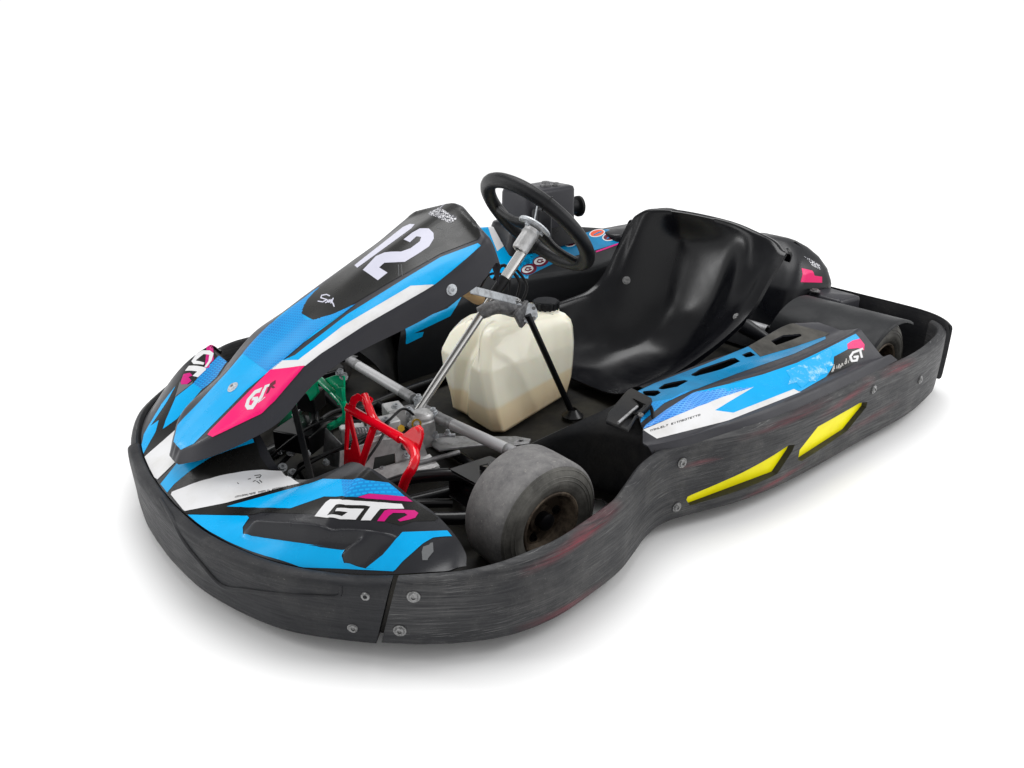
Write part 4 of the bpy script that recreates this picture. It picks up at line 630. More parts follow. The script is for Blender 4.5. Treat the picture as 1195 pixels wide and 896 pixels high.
  ('plan','sticker_white',1,[(-0.7358,-0.5483),(-0.7238,-0.5375),(-0.707,-0.5272),(-0.6885,-0.5192),(-0.6703,-0.5144),(-0.6541,-0.513),(-0.6415,-0.5146),(-0.6335,-0.5188),(-0.6308,-0.5249),(-0.634,-0.5322),(-0.6428,-0.5402),(-0.6566,-0.5482),(-0.6741,-0.5555),(-0.6934,-0.5614),(-0.7124,-0.5654),(-0.7282,-0.5664),(-0.7384,-0.5638),(-0.741,-0.5575)]),
  ('plan','sticker_darkred',2,[(-0.7281,-0.5467),(-0.7183,-0.5381),(-0.7047,-0.53),(-0.689,-0.5234),(-0.6734,-0.5194),(-0.6593,-0.518),(-0.6481,-0.5191),(-0.6408,-0.5223),(-0.6382,-0.5271),(-0.6406,-0.533),(-0.6479,-0.5395),(-0.6596,-0.5461),(-0.6744,-0.552),(-0.6908,-0.5569),(-0.7069,-0.56),(-0.7204,-0.5609),(-0.7292,-0.5588),(-0.7318,-0.5538)]),
  ('plan','deck_blue',3.0,[(-0.6513,-0.5238),(-0.6541,-0.53),(-0.6902,-0.543),(-0.687,-0.5365)]),
  ('plan','deck_blue',3.2,[(-0.6801,-0.5343),(-0.6846,-0.5412),(-0.7188,-0.5517),(-0.7138,-0.5443)]),
  ('plan','sticker_magenta',1.0,[(-0.5357,-0.4629),(-0.5406,-0.4706),(-0.6063,-0.4793),(-0.6002,-0.4705)]),
  ('plan','sticker_magenta',1.2,[(-0.5941,-0.4698),(-0.5999,-0.4784),(-0.6825,-0.4913),(-0.6742,-0.4805)]),
  ('side','sticker_blue',0,[(-0.3204,0.209),(-0.2837,0.2147),(-0.2457,0.2201),(-0.2008,0.2243),(-0.1557,0.229),(-0.0932,0.2517),(-0.131,0.2214),(-0.1488,0.2044),(-0.1835,0.1987),(-0.2184,0.1935),(-0.2532,0.1888),(-0.295,0.1842),(-0.256,0.1792),(-0.263,0.1656),(-0.3237,0.1577),(-0.3273,0.1603)]),
 ],
 'engine_housing': [
  ('side','sticker_pink',0,[(0.835,0.3149),(0.8707,0.3042),(0.8728,0.2892),(0.9063,0.2816),(0.8999,0.2638),(0.8507,0.2713),(0.8054,0.2778)]),
  ('side','patterned_film',0,[(0.8778,0.343),(0.918,0.3153),(0.9081,0.3024),(0.8832,0.3161)]),
 ],
}
#<<ART
TEMPL = {  # part: origin, U, V (template axes); films are dropped along -(U x V)
    'plan': (Vector((0, 0, 0)), Vector((1, 0, 0)), Vector((0, 1, 0))),
    'slope': (Vector((0, 0, 0)), Vector((.84, 0, -.5426)).normalized(), Vector((0, 1, 0))),
    'slopeside': (Vector((0, 0, 0)), Vector((.80, 0, -.60)).normalized(), Vector((-.26, .90, -.347)).normalized()),
    'slopeside_far': (Vector((0, 0, 0)), Vector((-.80, 0, .60)).normalized(), Vector((-.26, -.90, -.347)).normalized()),
    'side': (Vector((0, 0, 0)), Vector((-1, 0, 0)), Vector((0, 0, 1))),
    'rearward': (Vector((0, 0, 0)), Vector((0, 1, 0)), Vector((0, 0, 1))),
}
def drop(bvh, tm, u, v):
    O, U, V = TEMPL[tm]; n = U.cross(V).normalized(); p = O+U*u+V*v+n*2.0
    return bvh.ray_cast(p, -n)
def films(obj, items, step=.006, lift0=.0006):
    """items: (template, material, layer, polygon[, mirror])"""
    me = obj.data; bvh = BVHTree.FromPolygons([v.co for v in me.vertices], [tuple(p.vertices) for p in me.polygons])
    bm = bmesh.new(); bm.from_mesh(me); uvl = bm.loops.layers.uv.get('map') or bm.loops.layers.uv.new('map')
    names = [m_.name for m_ in me.materials]
    for tm, mt, layer, poly in items:
        if mt not in names: names.append(mt); me.materials.append(MATS[mt])
        mi = names.index(mt)
        b2 = bmesh.new(); vs = [b2.verts.new((p[0], p[1], 0)) for p in poly]
        for t3 in tessellate_polygon([[Vector((p[0], p[1], 0)) for p in poly]]):
            try: b2.faces.new([vs[k] for k in t3])
            except ValueError: pass
        for ax in (0, 1):
            lo = min(p[ax] for p in poly); hi = max(p[ax] for p in poly); k = math.floor(lo/step)+1
            while k*step < hi:
                no = Vector((1, 0, 0)) if ax == 0 else Vector((0, 1, 0))
                bmesh.ops.bisect_plane(b2, geom=b2.verts[:]+b2.edges[:]+b2.faces[:], plane_co=no*k*step, plane_no=no); k += 1
        mp = {}
        for v in b2.verts:
            hit, n, idx, d = drop(bvh, tm, v.co.x, v.co.y)
            if hit is None:
                O, U, V = TEMPL[tm]; nn = U.cross(V).normalized()
                mp[v] = None; continue
            O, U, V = TEMPL[tm]
            if n.dot(U.cross(V)) < 0: n = -n
            mp[v] = (bm.verts.new(hit+n*(lift0+layer*.0004)), v.co.x, v.co.y)
        for v in [v for v in b2.verts if mp[v] is None]:      # vertex past the part's edge: pull it back to the edge
            nb = [e.other_vert(v) for e in v.link_edges if mp.get(e.other_vert(v)) is not None and len(mp[e.other_vert(v)]) == 3]
            if not nb: continue
            g0 = min(nb, key=lambda q: (q.co-v.co).length).co; a, b = 0., 1.; best = None
            for _ in range(9):
                m_ = (a+b)/2; q = g0.lerp(v.co, m_); hit, n, idx, d = drop(bvh, tm, q.x, q.y)
                if hit is None: b = m_
                else: a = m_; best = (hit, n, q.x, q.y)
            if best:
                O, U, V = TEMPL[tm]; hit, n, qx, qy = best
                if n.dot(U.cross(V)) < 0: n = -n
                mp[v] = (bm.verts.new(hit+n*(lift0+layer*.0004)), qx, qy, 1)
        b2.normal_update()
        for f in b2.faces:
            q = [mp[v] for v in f.verts]
            if any(x is None for x in q): continue
            zs = [x[0].co for x in q]
            if max((a-b).length for a in zs for b in zs) > step*5: continue
            if f.normal.z < 0: q = q[::-1]
            try: nf = bm.faces.new([x[0] for x in q])
            except ValueError: continue
            nf.material_index = mi; nf.smooth = True
            for lp, x in zip(nf.loops, q): lp[uvl].uv = (x[1], x[2])
        b2.free()
    bm.to_mesh(me); bm.free(); me.update()
def apply_art(obj, key, **kw):
    if key in ART: films(obj, ART[key], **kw)

# ================================================================== setting
gm = MB(); gm.add([(-3.2, -3.2, 0), (3.6, -3.2, 0), (3.6, 3.6, 0), (-3.2, 3.6, 0)], [(0, 1, 2, 3)])
g = gm.build('ground', 'ground_white', None); g['kind'] = 'structure'

# ================================================================== bumper ring
HALF = [(1.170, 0), (1.166, .10), (1.145, .24), (1.092, .388), (1.025, .485), (.914, .597), (.80, .668), (.70, .69), (.60, .684), (.51, .67),
        (.445, .648), (.375, .622), (.31, .612), (.25, .622), (.17, .645), (.10, .662), (0, .675), (-.15, .681), (-.4, .68), (-.62, .68), (-.78, .662),
        (-.88, .64), (-.945, .60), (-.985, .53), (-1.0, .42), (-1.01, .2), (-1.012, 0)]
ZT = [(0, .152), (.55, .156), (.72, .168), (.9, .183), (1.1, .188), (1.25, .205), (1.4, .21), (2.0, .21), (2.5, .212), (4, .212)]
PATH = crs([(x, y, 0) for x, y in HALF], 1200)
PL = [0.]
for i in range(1, len(PATH)): PL.append(PL[-1]+(PATH[i]-PATH[i-1]).length)
def ztop(s):
    s = abs(s)
    for (a, za), (b, zb) in zip(ZT, ZT[1:]):
        if s <= b: t = (s-a)/(b-a); t = t*t*(3-2*t); return za+(zb-za)*t
    return ZT[-1][1]
def ring_at(s):
    """point and outward normal at arc length s from the nose centre (negative = far side)"""
    a = min(abs(s), PL[-1]-1e-6); lo, hi = 0, len(PL)-1
    while hi-lo > 1:
        m_ = (lo+hi)//2
        if PL[m_] <= a: lo = m_
        else: hi = m_
    t = (a-PL[lo])/(PL[hi]-PL[lo]); p = PATH[lo].lerp(PATH[hi], t)
    i0, i1 = max(lo-4, 0), min(hi+4, len(PATH)-1); tg = (PATH[i1]-PATH[i0]).normalized(); n = Vector((-tg.y, tg.x, 0))*-1
    if n.dot(p-Vector((p.x*.6, 0, 0))) < 0: n = -n
    if lo < 4: n = Vector((1, 0, 0)).lerp(n, lo/4).normalized()
    if s < 0: p = Vector((p.x, -p.y, 0)); n = Vector((n.x, -n.y, 0))
    return p, n
def s_of(x, y):
    return min(range(len(PATH)), key=lambda i: (PATH[i].x-x)**2+(PATH[i].y-abs(y))**2)
def ring_section(name, s0, s1, th, off=0., mt='bumper_side', zlo=.03, dz=0., step=.009, slant0=0., slant1=0., lip=.014):
    n = max(8, int(abs(s1-s0)/step)); V = []; F = []; UV = []
    for i in range(n+1):
        sb = s0+(s1-s0)*i/n; zt = ztop(sb)+dz
        prof = [(th*.8, zlo), (.006, zlo-.001), (.001, zlo+.004)]
        for k in range(1, 12): prof.append((0, zlo+.006+(zt-lip-zlo-.008)*k/12))
        prof += [(.0005, zt-lip), (lip*.15, zt-lip*.5), (lip*.5, zt-lip*.15), (lip, zt), (th*.7, zt+.0005), (th-.004, zt-.002), (th, zt-.008), (th, (zt+zlo)/2), (th, zlo+.01)]
        for d, z in prof:
            w = 1-i/n; s = sb+slant0*w*(z-zt)/.13+slant1*(1-w)*(z-zt)/.13
            p, nn = ring_at(s); q = p+nn*(off-d); wob = noise.noise(Vector((s*5, z*9, 1.3)))*.0022
            V.append(Vector((q.x, q.y, z+(wob if z < .06 else 0)))+nn*wob); UV.append((s, z))
    m_ = len(prof)
    for i in range(n):
        for k in range(m_):
            a = i*m_+k; b = i*m_+(k+1) % m_; c = (i+1)*m_+(k+1) % m_; d = (i+1)*m_+k
            F.append((a, d, c, b))
    F.append(tuple(range(m_))); F.append(tuple(n*m_+k for k in range(m_))[::-1])
    if s1 < s0: F = [f[::-1] for f in F]
    o = mk(name, V, F, mt, kart, uvs=UV, ang=42)
    bm = bmesh.new(); bm.from_mesh(o.data); bmesh.ops.recalc_face_normals(bm, faces=bm.faces[:]); bm.to_mesh(o.data); bm.free()
    return o
SPLIT = PL[s_of(.942, .568)]
REAR = PL[s_of(-.965, .57)]
front_bumper = ring_section('front_bumper', -.235, SPLIT-.004, .030, off=.003, mt='bumper_front', slant1=.034)
side_near = ring_section('side_bumper', SPLIT+.005, REAR, .026, slant0=.034)
side_far = ring_section('side_bumper', -.238, -REAR, .020, off=-.003)
rear_bumper = ring_section('rear_bumper', REAR-.075, PL[-1]-.001, .016, off=.016, mt='bumper_front', dz=.012, zlo=.05)
rear_b2 = ring_section('rear_bumper', -(REAR-.075), -(PL[-1]-.001), .016, off=.016, mt='bumper_front', dz=.012, zlo=.05)
# join the two halves of the rear bumper in one mesh
bm = bmesh.new(); bm.from_mesh(rear_bumper.data); bm.from_mesh(rear_b2.data); bm.to_mesh(rear_bumper.data); bm.free(); bpy.data.objects.remove(rear_b2)
rear_bumper.name = 'rear_bumper'
# window pockets in the near side bumper and the yellow plates behind them
WIN = [[(.329, .118), (-.135, .167), (-.170, .165), (-.158, .153), (-.075, .108), (.31, .102), (.328, .108)],
       [(-.205, .135), (-.222, .150), (-.32, .178), (-.565, .182), (-.615, .178), (-.60, .163), (-.47, .122), (-.225, .128)]]
WIN = [[(0.2527, 0.0745), (0.2497, 0.0818), (-0.032, 0.1357), (-0.056, 0.1294), (-0.049, 0.1143), (-0.0035, 0.0699), (0.2413, 0.0567)], [(-0.0788, 0.082), (-0.0794, 0.1085), (-0.1435, 0.1493), (-0.3346, 0.1551), (-0.3748, 0.1465), (-0.3749, 0.1314), (-0.2953, 0.0894), (-0.0965, 0.0733)]]
for w_ in WIN:
    mb = MB(); a = [(x, .66, z) for x, z in w_]
    plate(mb, a, (0, 1, 0), .050); mb.v = [Vector((p.x, p.y+.009, p.z)) for p in mb.v]
    # pocket floor follows the wall, 13 mm in
    for i, p in enumerate(mb.v):
        q = PATH[s_of(p.x, .67)]
        p.y = q.y+.02 if p.y > .66 else q.y-.05
    c = mb.build('cutter', 'bumper_side'); boolean(side_near, c)
    cx_ = sum(x for x, z in w_)/len(w_); cz_ = sum(z for x, z in w_)/len(w_)
    mb = MB(); a = [(cx_+(x-cx_)*1.0, 0, cz_+(z-cz_)*1.0) for x, z in w_]
    plate(mb, a, (0, 1, 0), .003)
    for i, p in enumerate(mb.v):
        q = PATH[s_of(p.x, .67)]; p.y = q.y-.0155+p.y
    mb.build('reflector_plate', 'yellow_plate', side_near, label='yellow plate set in a slanted window of the side bumper')
# bolts through the ring
def ring_bolts(parent, lst):
    mb = MB()
    for s, z in lst:
        p, n = ring_at(s); bolt(mb, p+n*.0015+Vector((0, 0, z)), n, .0085, .004)
    mb.build_each('bolt', 'bolt_steel', parent)
ring_bolts(front_bumper, [(0.588, 0.1324), (0.5613, 0.0624)])
ring_bolts(side_near, [(0.6682, 0.1354), (0.6415, 0.0642), (1.3498, 0.1709), (1.3472, 0.0635), (2.0234, 0.1768), (2.3014, 0.1282), (2.582, 0.1943)])

# ================================================================== nose fairing (symmetric)
def mirror_rows(rows): return rows
LIP = []
for s in [0, .12, .25, .38, .5, .60, .70, PL[s_of(.868, .620)]]:
    p, n = ring_at(s); q = p-n*.027; LIP.append((q.x, q.y, ztop(s)-.004))
BACK = [(.955, 0, .255), (.952, .06, .235), (.945, .13, .178), (.928, .205, .183), (.893, .262, .216), (.873, .300, .243), (.877, .35, .265), (.884, .388, .276), (.883, .404, .281), (.872, .424, .272), (.858, .45, .257), (.845, .475, .240), (.826, .515, .222), (.815, .560, .197), (.812, .590, .172), (.822, .606, .158)]
DUCT = []
DUCT = [(1.0808, 0.2819), (1.062, 0.2841), (1.0509, 0.2932), (1.0418, 0.3136), (0.9819, 0.4334), (0.9091, 0.5005), (0.8999, 0.5097), (0.9065, 0.5104), (0.9235, 0.5037), (0.9502, 0.5022), (0.9653, 0.4973), (0.9794, 0.4862), (0.9832, 0.4751), (0.9805, 0.4691), (0.9545, 0.4765), (0.9619, 0.4692), (1.0159, 0.407), (1.0758, 0.2954)]
def duct_h(x, y):
    if not DUCT: return 0.
    ins = False; dm = 9.
    for i in range(len(DUCT)):
        (x0, y0), (x1, y1) = DUCT[i], DUCT[(i+1) % len(DUCT)]
        if (y0 > y) != (y1 > y) and x < (x1-x0)*(y-y0)/(y1-y0)+x0: ins = not ins
        L2 = (x1-x0)**2+(y1-y0)**2; t = max(0, min(1, ((x-x0)*(x1-x0)+(y-y0)*(y1-y0))/L2)) if L2 else 0
        dm = min(dm, math.hypot(x-x0-(x1-x0)*t, y-y0-(y1-y0)*t))
    if not ins: return 0.
    t = min(dm/.013, 1.); return .024*(1-(1-t)**2.2)
def fairing_half(sgn):
    nu = 190; A = crs(LIP, nu); B = crs(BACK, nu); rows = []
    # remap so that each row joins lip to the back edge sensibly
    for i in range(nu):
        t = i/(nu-1); a, b = A[i], B[i]; row = []
        nv = 100
        for j in range(nv):
            u = j/(nv-1); p = a.lerp(b, u)
            hump = math.sin(math.pi*u)
            lobe = math.exp(-((t-.60)/.26)**2)
            valley = math.exp(-((t-.30)/.12)**2)
            p.z += hump*(.016*lobe-.012*valley+.012*(1-t))
            row.append(Vector((p.x, p.y*sgn, p.z)))
        rows.append(row)
    if sgn > 0 and DUCT:                                 # moulded duct, its walls eased by averaging
        H = [[duct_h(p.x, p.y) for p in row] for row in rows]
        for _ in range(7):
            H = [[(H[i][j]*2+H[max(i-1, 0)][j]+H[min(i+1, nu-1)][j]+H[i][max(j-1, 0)]+H[i][min(j+1, nv-1)])/6 for j in range(nv)] for i in range(nu)]
        for i in range(nu):
            for j in range(nv): rows[i][j].z += H[i][j]
    return rows
Gn = fairing_half(1); Gf = fairing_half(-1)
G = Gf[::-1]+Gn[1:]
v, f = shell(G, .004, flip=False)
fairing = mk('nose_fairing', v, f, ['plastic_fairing'], ang=50)
def nz_check(o):
    bm = bmesh.new(); bm.from_mesh(o.data); bmesh.ops.recalc_face_normals(bm, faces=bm.faces[:]); bm.to_mesh(o.data); bm.free()
nz_check(fairing)

# ================================================================== number panel
C_ = [(1.099, 0, .230), (1.035, 0, .281), (.971, 0, .326), (.855, 0, .397), (.739, 0, .466), (.583, 0, .553), (.48, 0, .602), (.400, 0, .636)]
R_ = [(1.090, .012, .236), (1.076, .036, .246), (.96, .060, .334), (.846, .080, .410), (.746, .092, .458), (.619, .110, .511), (.536, .128, .541), (.45, .145, .577), (.432, .125, .600)]
O_ = [(1.098, .022, .226), (1.054, .080, .266), (.962, .118, .303), (.941, .124, .322), (.872, .130, .380), (.798, .130, .413), (.731, .140, .441), (.646, .150, .473), (.557, .160, .509), (.49, .168, .544), (.431, .158, .583)]
L_ = [(1.106, .028, .203), (1.070, .084, .228), (1.003, .120, .256), (.933, .138, .289), (.856, .142, .350), (.767, .145, .391), (.602, .155, .436), (.468, .170, .490), (.415, .165, .530)]
mir = lambda r: [(x, -y, z) for x, y, z in r]
nu = 90
RR = [crs(r, nu) for r in (mir(L_), mir(O_), mir(R_), C_, R_, O_, L_)]
G = []
for i in range(nu):
    c = [r[i] for r in RR]
    # crown: fuller between ridge and centre
    seg = [c[0], c[0].lerp(c[1], .5), c[1]]
    row = []
    for a, b, k in ((0, 1, 7), (1, 2, 8), (2, 3, 10), (3, 4, 10), (4, 5, 8), (5, 6, 7)):
        for q in range(k): row.append(c[a].lerp(c[b], q/k))
    row.append(c[6])
    for _ in range(3): row = [row[0]]+[(row[k-1]+row[k]*2+row[k+1])/4 for k in range(1, len(row)-1)]+[row[-1]]
    G.append(row)
# top end: rounded cap folding down behind
f0 = G[0]
for t in (.30, .65, 1.0):
    G.insert(0, [p.lerp(Vector((1.109, p.y*.8, .203)), t) for p in f0])
last = G[-1]; cen = Vector((.40, 0, .60))
for k, (sc, dx, dz) in enumerate(((.985, -.010, -.004), (.96, -.018, -.014), (.93, -.022, -.030), (.90, -.022, -.06))):
    G.append([Vector((p.x+dx, p.y*sc, p.z+dz)) for p in last])
v, f = shell(G, .004, flip=False)
panel = mk('number_panel', v, f, ['plastic_panel'], ang=50); nz_check(panel)

# ================================================================== steering
steer_axis = Vector((-.69, 0, .724)).normalized(); wn = Vector((-.74, .03, .67)).normalized()
mb = MB(); tube(mb, [(.555, 0, .118), (.185, 0, .505)], .0108, 20); tube(mb, [(.258, 0, .430), (.185, 0, .505)], .0135, 20); mb.build('steering_shaft', 'chrome')
wheel = bpy.data.objects.new('steering_wheel', None); COL.objects.link(wheel); wheel.parent = kart; wheel.location = (0, 0, 0)
wc = Vector((.150, 0, .557)); e1 = wn.cross(Vector((1, 0, 0))).normalized(); e2 = wn.cross(e1).normalized()
def wp(a, r, h_=0.): return wc+e1*math.cos(a)*r+e2*math.sin(a)*r+wn*h_
v = []; f = []; ns, nr = 96, 16
for i in range(ns):
    a = 2*math.pi*i/ns; r0 = .157
    p = wp(a, r0); rad = e1*math.cos(a)+e2*math.sin(a)
    for k in range(nr):
        b = 2*math.pi*k/nr; v.append(p+rad*math.cos(b)*.0205+wn*math.sin(b)*.0175)
for i in range(ns):
    for k in range(nr):
        f.append((i*nr+k, ((i+1) % ns)*nr+k, ((i+1) % ns)*nr+(k+1) % nr, i*nr+(k+1) % nr))
mk('rim', v, f, 'grip_black', wheel)
mb = MB()
for a0 in SPOKES:
    tube(mb, [wp(a0, .02, -.012), wp(a0, .07, -.016), wp(a0, .12, -.008), wp(a0, .15, 0)], [.026, .019, .017, .021], 12, 14, flat=.5, up=wn)
mb.build_each('spoke', 'grip_black', wheel)
mb = MB()
for a0 in (2.2,-.75):
    lathe(mb, wp(a0, .157), (wp(a0+.01, .157)-wp(a0, .157)), [(-.0012, .0212), (-.0012, .0216), (.0012, .0216), (.0012, .0212)], 28)
mb.build_each('rim_seam', 'rubber_hose', wheel)
mb = MB(); lathe(mb, wc-steer_axis*.012, steer_axis, [(-.005, .036), (-.005, .044), (.0, .047), (.004, .045), (.004, .02)], 28, True)
for k in range(3):
    a = 2*math.pi*k/3; n, u, w = frame(steer_axis); bolt(mb, wc-steer_axis*.018+(u*math.cos(a)+w*math.sin(a))*.026, -steer_axis, .006, .006)
mb.build('hub_plate', 'zinc', wheel)
mb = MB(); lathe(mb, wc-steer_axis*.02, -steer_axis, [(0, .024), (.004, .022), (.058, .022), (.064, .0205), (.064, .012)], 28)
lathe(mb, wc-steer_axis*.03, -steer_axis, [(0, .0225), (.004, .0235), (.010, .0225)], 28)
mb.build('hub_sleeve', 'aluminium', wheel)
mb = MB(); tube(mb, [Vector((.300, 0, .385)), Vector((.255, 0, .432))], .0145, 16)
mb.build('shaft_bearing', 'rubber_hose')

# steering support: casting on the shaft, black strut to the floor, zinc link to the panel
mb = MB(); tube(mb, [(.335, -.006, .352), (.29, .012, .368), (.235, .028, .352), (.205, .032, .335)], [.017, .021, .024, .021], 14, 16)
obox(mb, (.235, .05, .345), .055, .012, .05, (1, .1, -.6)); mb.build('shaft_bracket', 'cast_grey', bevel=.003)
mb = MB(); n_ = Vector((.55, .8, .2)).normalized()
pts = []; fr = frame(n_)
for k in range(10):
    a = 2*math.pi*k/10; r = .028 if k % 2 else .025; pts.append(Vector((.224, .058, .347))+(fr[1]*math.cos(a)*1.05+fr[2]*math.sin(a)*.85)*r)
plate(mb, pts, n_, .006)
mb.build('clamp_plate', 'zinc', bevel=.001)
mb = MB()
for k in range(4):
    a = math.pi/4+math.pi/2*k; bolt(mb, Vector((.224, .058, .347))+(fr[1]*math.cos(a)+fr[2]*math.sin(a))*.018+n_*.003, n_, .0035, .004)
mb.build_each('bolt', 'bolt_steel')
mb = MB(); tube(mb, [(.232, .064, .345), (.119, .119, .058)], .0085, 14); mb.build('steering_strut', 'steel_black')
mb = MB(); lathe(mb, (.117, .120, .046), (0, 0, 1), [(0, .030), (.004, .030), (.012, .020), (.022, .012)], 24); mb.build('strut_foot', 'steel_black')
mb = MB(); tube(mb, [(.235, .02, .37), (.22, .015, .42), (.245, -.02, .46), (.26, -.04, .42)], .0045, 8, 20)
tube(mb, [(.225, .03, .365), (.20, .02, .41), (.215, -.03, .45), (.24, -.05, .40)], .004, 8, 20)
tube(mb, [(.25, .01, .375), (.245, .0, .43), (.28, -.03, .44), (.31, -.04, .40)], .0035, 8, 20)
mb.build_each('cable', 'rubber_hose')
mb = MB(); a = Vector((.453, .122, .466)); b = Vector((.266, .064, .388)); d = (b-a).normalized()
obox(mb, (a+b)/2, (b-a).length, .004, .020, d, (.3, -.2, 1)); obox(mb, b+Vector((0, -.005, -.008)), .018, .022, .006, d, (0, 0, 1))
mb.build('panel_link', 'zinc', bevel=.002)
mb = MB(); bolt(mb, b+Vector((.004, .004, .003)), (.3, .3, .9), .006, .005); mb.build('link_bolt', 'bolt_steel')
mb = MB(); tube(mb, [(.44, .09, .455), (.375, .03, .415), (.34, .0, .395)], .017, 12, 8); mb.build('foam_pad', 'tan_foam')

# ================================================================== fuel tank
def rounded_loft(mb, secs, r=.02, seg=4):
    """secs: list of (z, [corner xy...]) -> each section with rounded corners, lofted"""
    rows = []
    for z, cs, rr in secs:
        row = []; n = len(cs)
        for i in range(n):
            p = Vector((*cs[i], 0)); a = Vector((*cs[i-1], 0)); b = Vector((*cs[(i+1) % n], 0))
            da = (a-p).normalized(); db = (b-p).normalized()
            s_ = p+da*rr; e_ = p+db*rr
            for k in range(seg+1):
                t = k/seg; q = s_*(1-t)**2+p*2*t*(1-t)+e_*t*t; row.append(Vector((q.x, q.y, z if not callable(z) else z(q.x, q.y))))
        rows.append(row)
    m_ = len(rows[0]); v = [p for r_ in rows for p in r_]; f = []
    for i in range(len(rows)-1):
        for k in range(m_): f.append((i*m_+k, i*m_+(k+1) % m_, (i+1)*m_+(k+1) % m_, (i+1)*m_+k))
    f.append(tuple(range(m_))[::-1]); f.append(tuple((len(rows)-1)*m_+k for k in range(m_)))
    mb.add(v, f)
mb = MB()
# corners: front-left-far, front notch pair, front near, near mid (kink), rear near, rear far
def sec(x0, x1, yn0, yn1, yf, notch):
    yc = min(-.062, yn0-.052)
    return [(x0, yf*.8), (x0+.03, yf), (x1-.06, yf), (x1-.012, yf+.040), (x1-.006, yc-.050), (x1-notch, yc-.026), (x1-notch, yc+.002), (x1-.003, yc+.026), (x1, yn0-.020), (x1-.022, yn0), *[(x1-.022+(x0-x1+.047)*t, yn0+(yn1+.002-yn0)*t) for t in (.15, .3, .45, .6, .75, .9)], (x0+.025, yn1+.002), (x0, yn1-.020)]
secs = [(.040, sec(.045, .325, .066, -.004, -.125, .008), .0075), (.045, sec(.028, .345, .078, .004, -.138, .010), .0075), (.058, sec(.014, .356, .087, .010, -.150, .014), .0075),
        (.10, sec(.0, .357, .072, .010, -.178, .022), .0075), (.15, sec(-.004, .353, .050, .010, -.210, .030), .0075), (.195, sec(-.005, .348, .031, .010, -.226, .038), .0075), (.206, sec(-.005, .343, .022, .009, -.228, .040), .0075),
        (.245, sec(-.004, .318, -.008, .004, -.224, .042), .0075), (.264, sec(-.001, .304, -.026, -.002, -.212, .040), .0075), (.280, sec(.010, .288, -.036, -.014, -.194, .034), .0075), (.289, sec(.028, .265, -.046, -.028, -.170, .022), .0075), (.293, sec(.05, .23, -.058, -.045, -.140, .012), .009)]
rounded_loft(mb, secs)
tank = mb.build('fuel_tank', 'tank_polythene', ang=75); nz_check(tank)
wm_ = tank.modifiers.new('w', 'WEIGHTED_NORMAL'); wm_.keep_sharp = True; wm_.weight = 80
mb = MB(); lathe(mb, (.048, -.075, .280), (0, 0, 1), [(0, .040), (.012, .037), (.016, .033), (.016, .001)], 28)
nk = mb.build('filler_neck', 'tank_polythene', tank)
mb = MB(); n0 = 40; prof = [(.0, .032), (.002, .036), (.020, .036), (.024, .033), (.024, .001)]
lathe(mb, (.048, -.075, .292), (0, 0, 1), prof, n0)
for k in range(16):
    a = 2*math.pi*k/16; obox(mb, (.048+.0365*math.cos(a), -.075+.0365*math.sin(a), .303), .004, .006, .020, (math.cos(a), math.sin(a), 0))
mb.build('tank_cap', 'plastic_soft', tank)

# ================================================================== floor and frame
mb = MB()
fl = [(HALF[i][0], HALF[i][1]) for i in range(len(HALF))]
fl = [(x*.985, y*.972) for x, y in fl]; fl = fl+[(x, -y) for x, y in fl[::-1] if abs(y) > .001]
plate(mb, [(x, y, .036) for x, y in fl], (0, 0, 1), .004, holes=[[(.50, .44, .036), (.47, .56, .036), (.36, .55, .036), (.345, .46, .036), (.40, .42, .036)]]); mb.build('floor_pan_ground_shade', 'floor_pan_ground_shade')  # floor pan, widened into a dark sheet standing in for shaded ground
mb = MB()
for s in (1, -1):
    tube(mb, [(.93, s*.16, .055), (.80, s*.20, .055), (.60, s*.25, .055), (.30, s*.30, .055), (-.3, s*.32, .055), (-.92, s*.32, .06)], .015, 12, 50)
    tube(mb, [(.60, s*.25, .06), (.625, s*.33, .105), (.62, s*.40, .125)], .016, 12, 12)
    tube(mb, [(.95, s*.16, .10), (.86, s*.26, .105), (.74, s*.37, .10), (.66, s*.43, .10)], .014, 12, 16)
tube(mb, [(.93, -.16, .055), (.95, 0, .055), (.93, .16, .055)], .015, 12, 12); tube(mb, [(.50, -.27, .055), (.50, .27, .055)], .012, 12)
mb.build('chassis_frame', 'steel_black')
# steering-column foot: pressed bracket and drop arm
mb = MB()
n_ = Vector((.35, .9, .25)).normalized()
plate(mb, [(.80, .085, .085), (.79, .085, .150), (.70, .105, .158), (.60, .115, .140), (.585, .118, .085), (.69, .102, .062)], (.15, 1, 0), .004,
      holes=[[(.665, .106, .085), (.665, .106, .112), (.715, .101, .116), (.722, .1, .085)]])
plate(mb, [(.80, .10, .084), (.80, .14, .074), (.58, .16, .070), (.58, .12, .084)], (0, 0, 1), .004)
mb.build('pedal_bracket', 'aluminium', bevel=.001)
mb = MB()
for p in ((.77, .092, .125), (.64, .112, .125)): bolt(mb, p, (.15, 1, 0), .008, .005)
mb.build_each('bolt', 'bolt_steel')
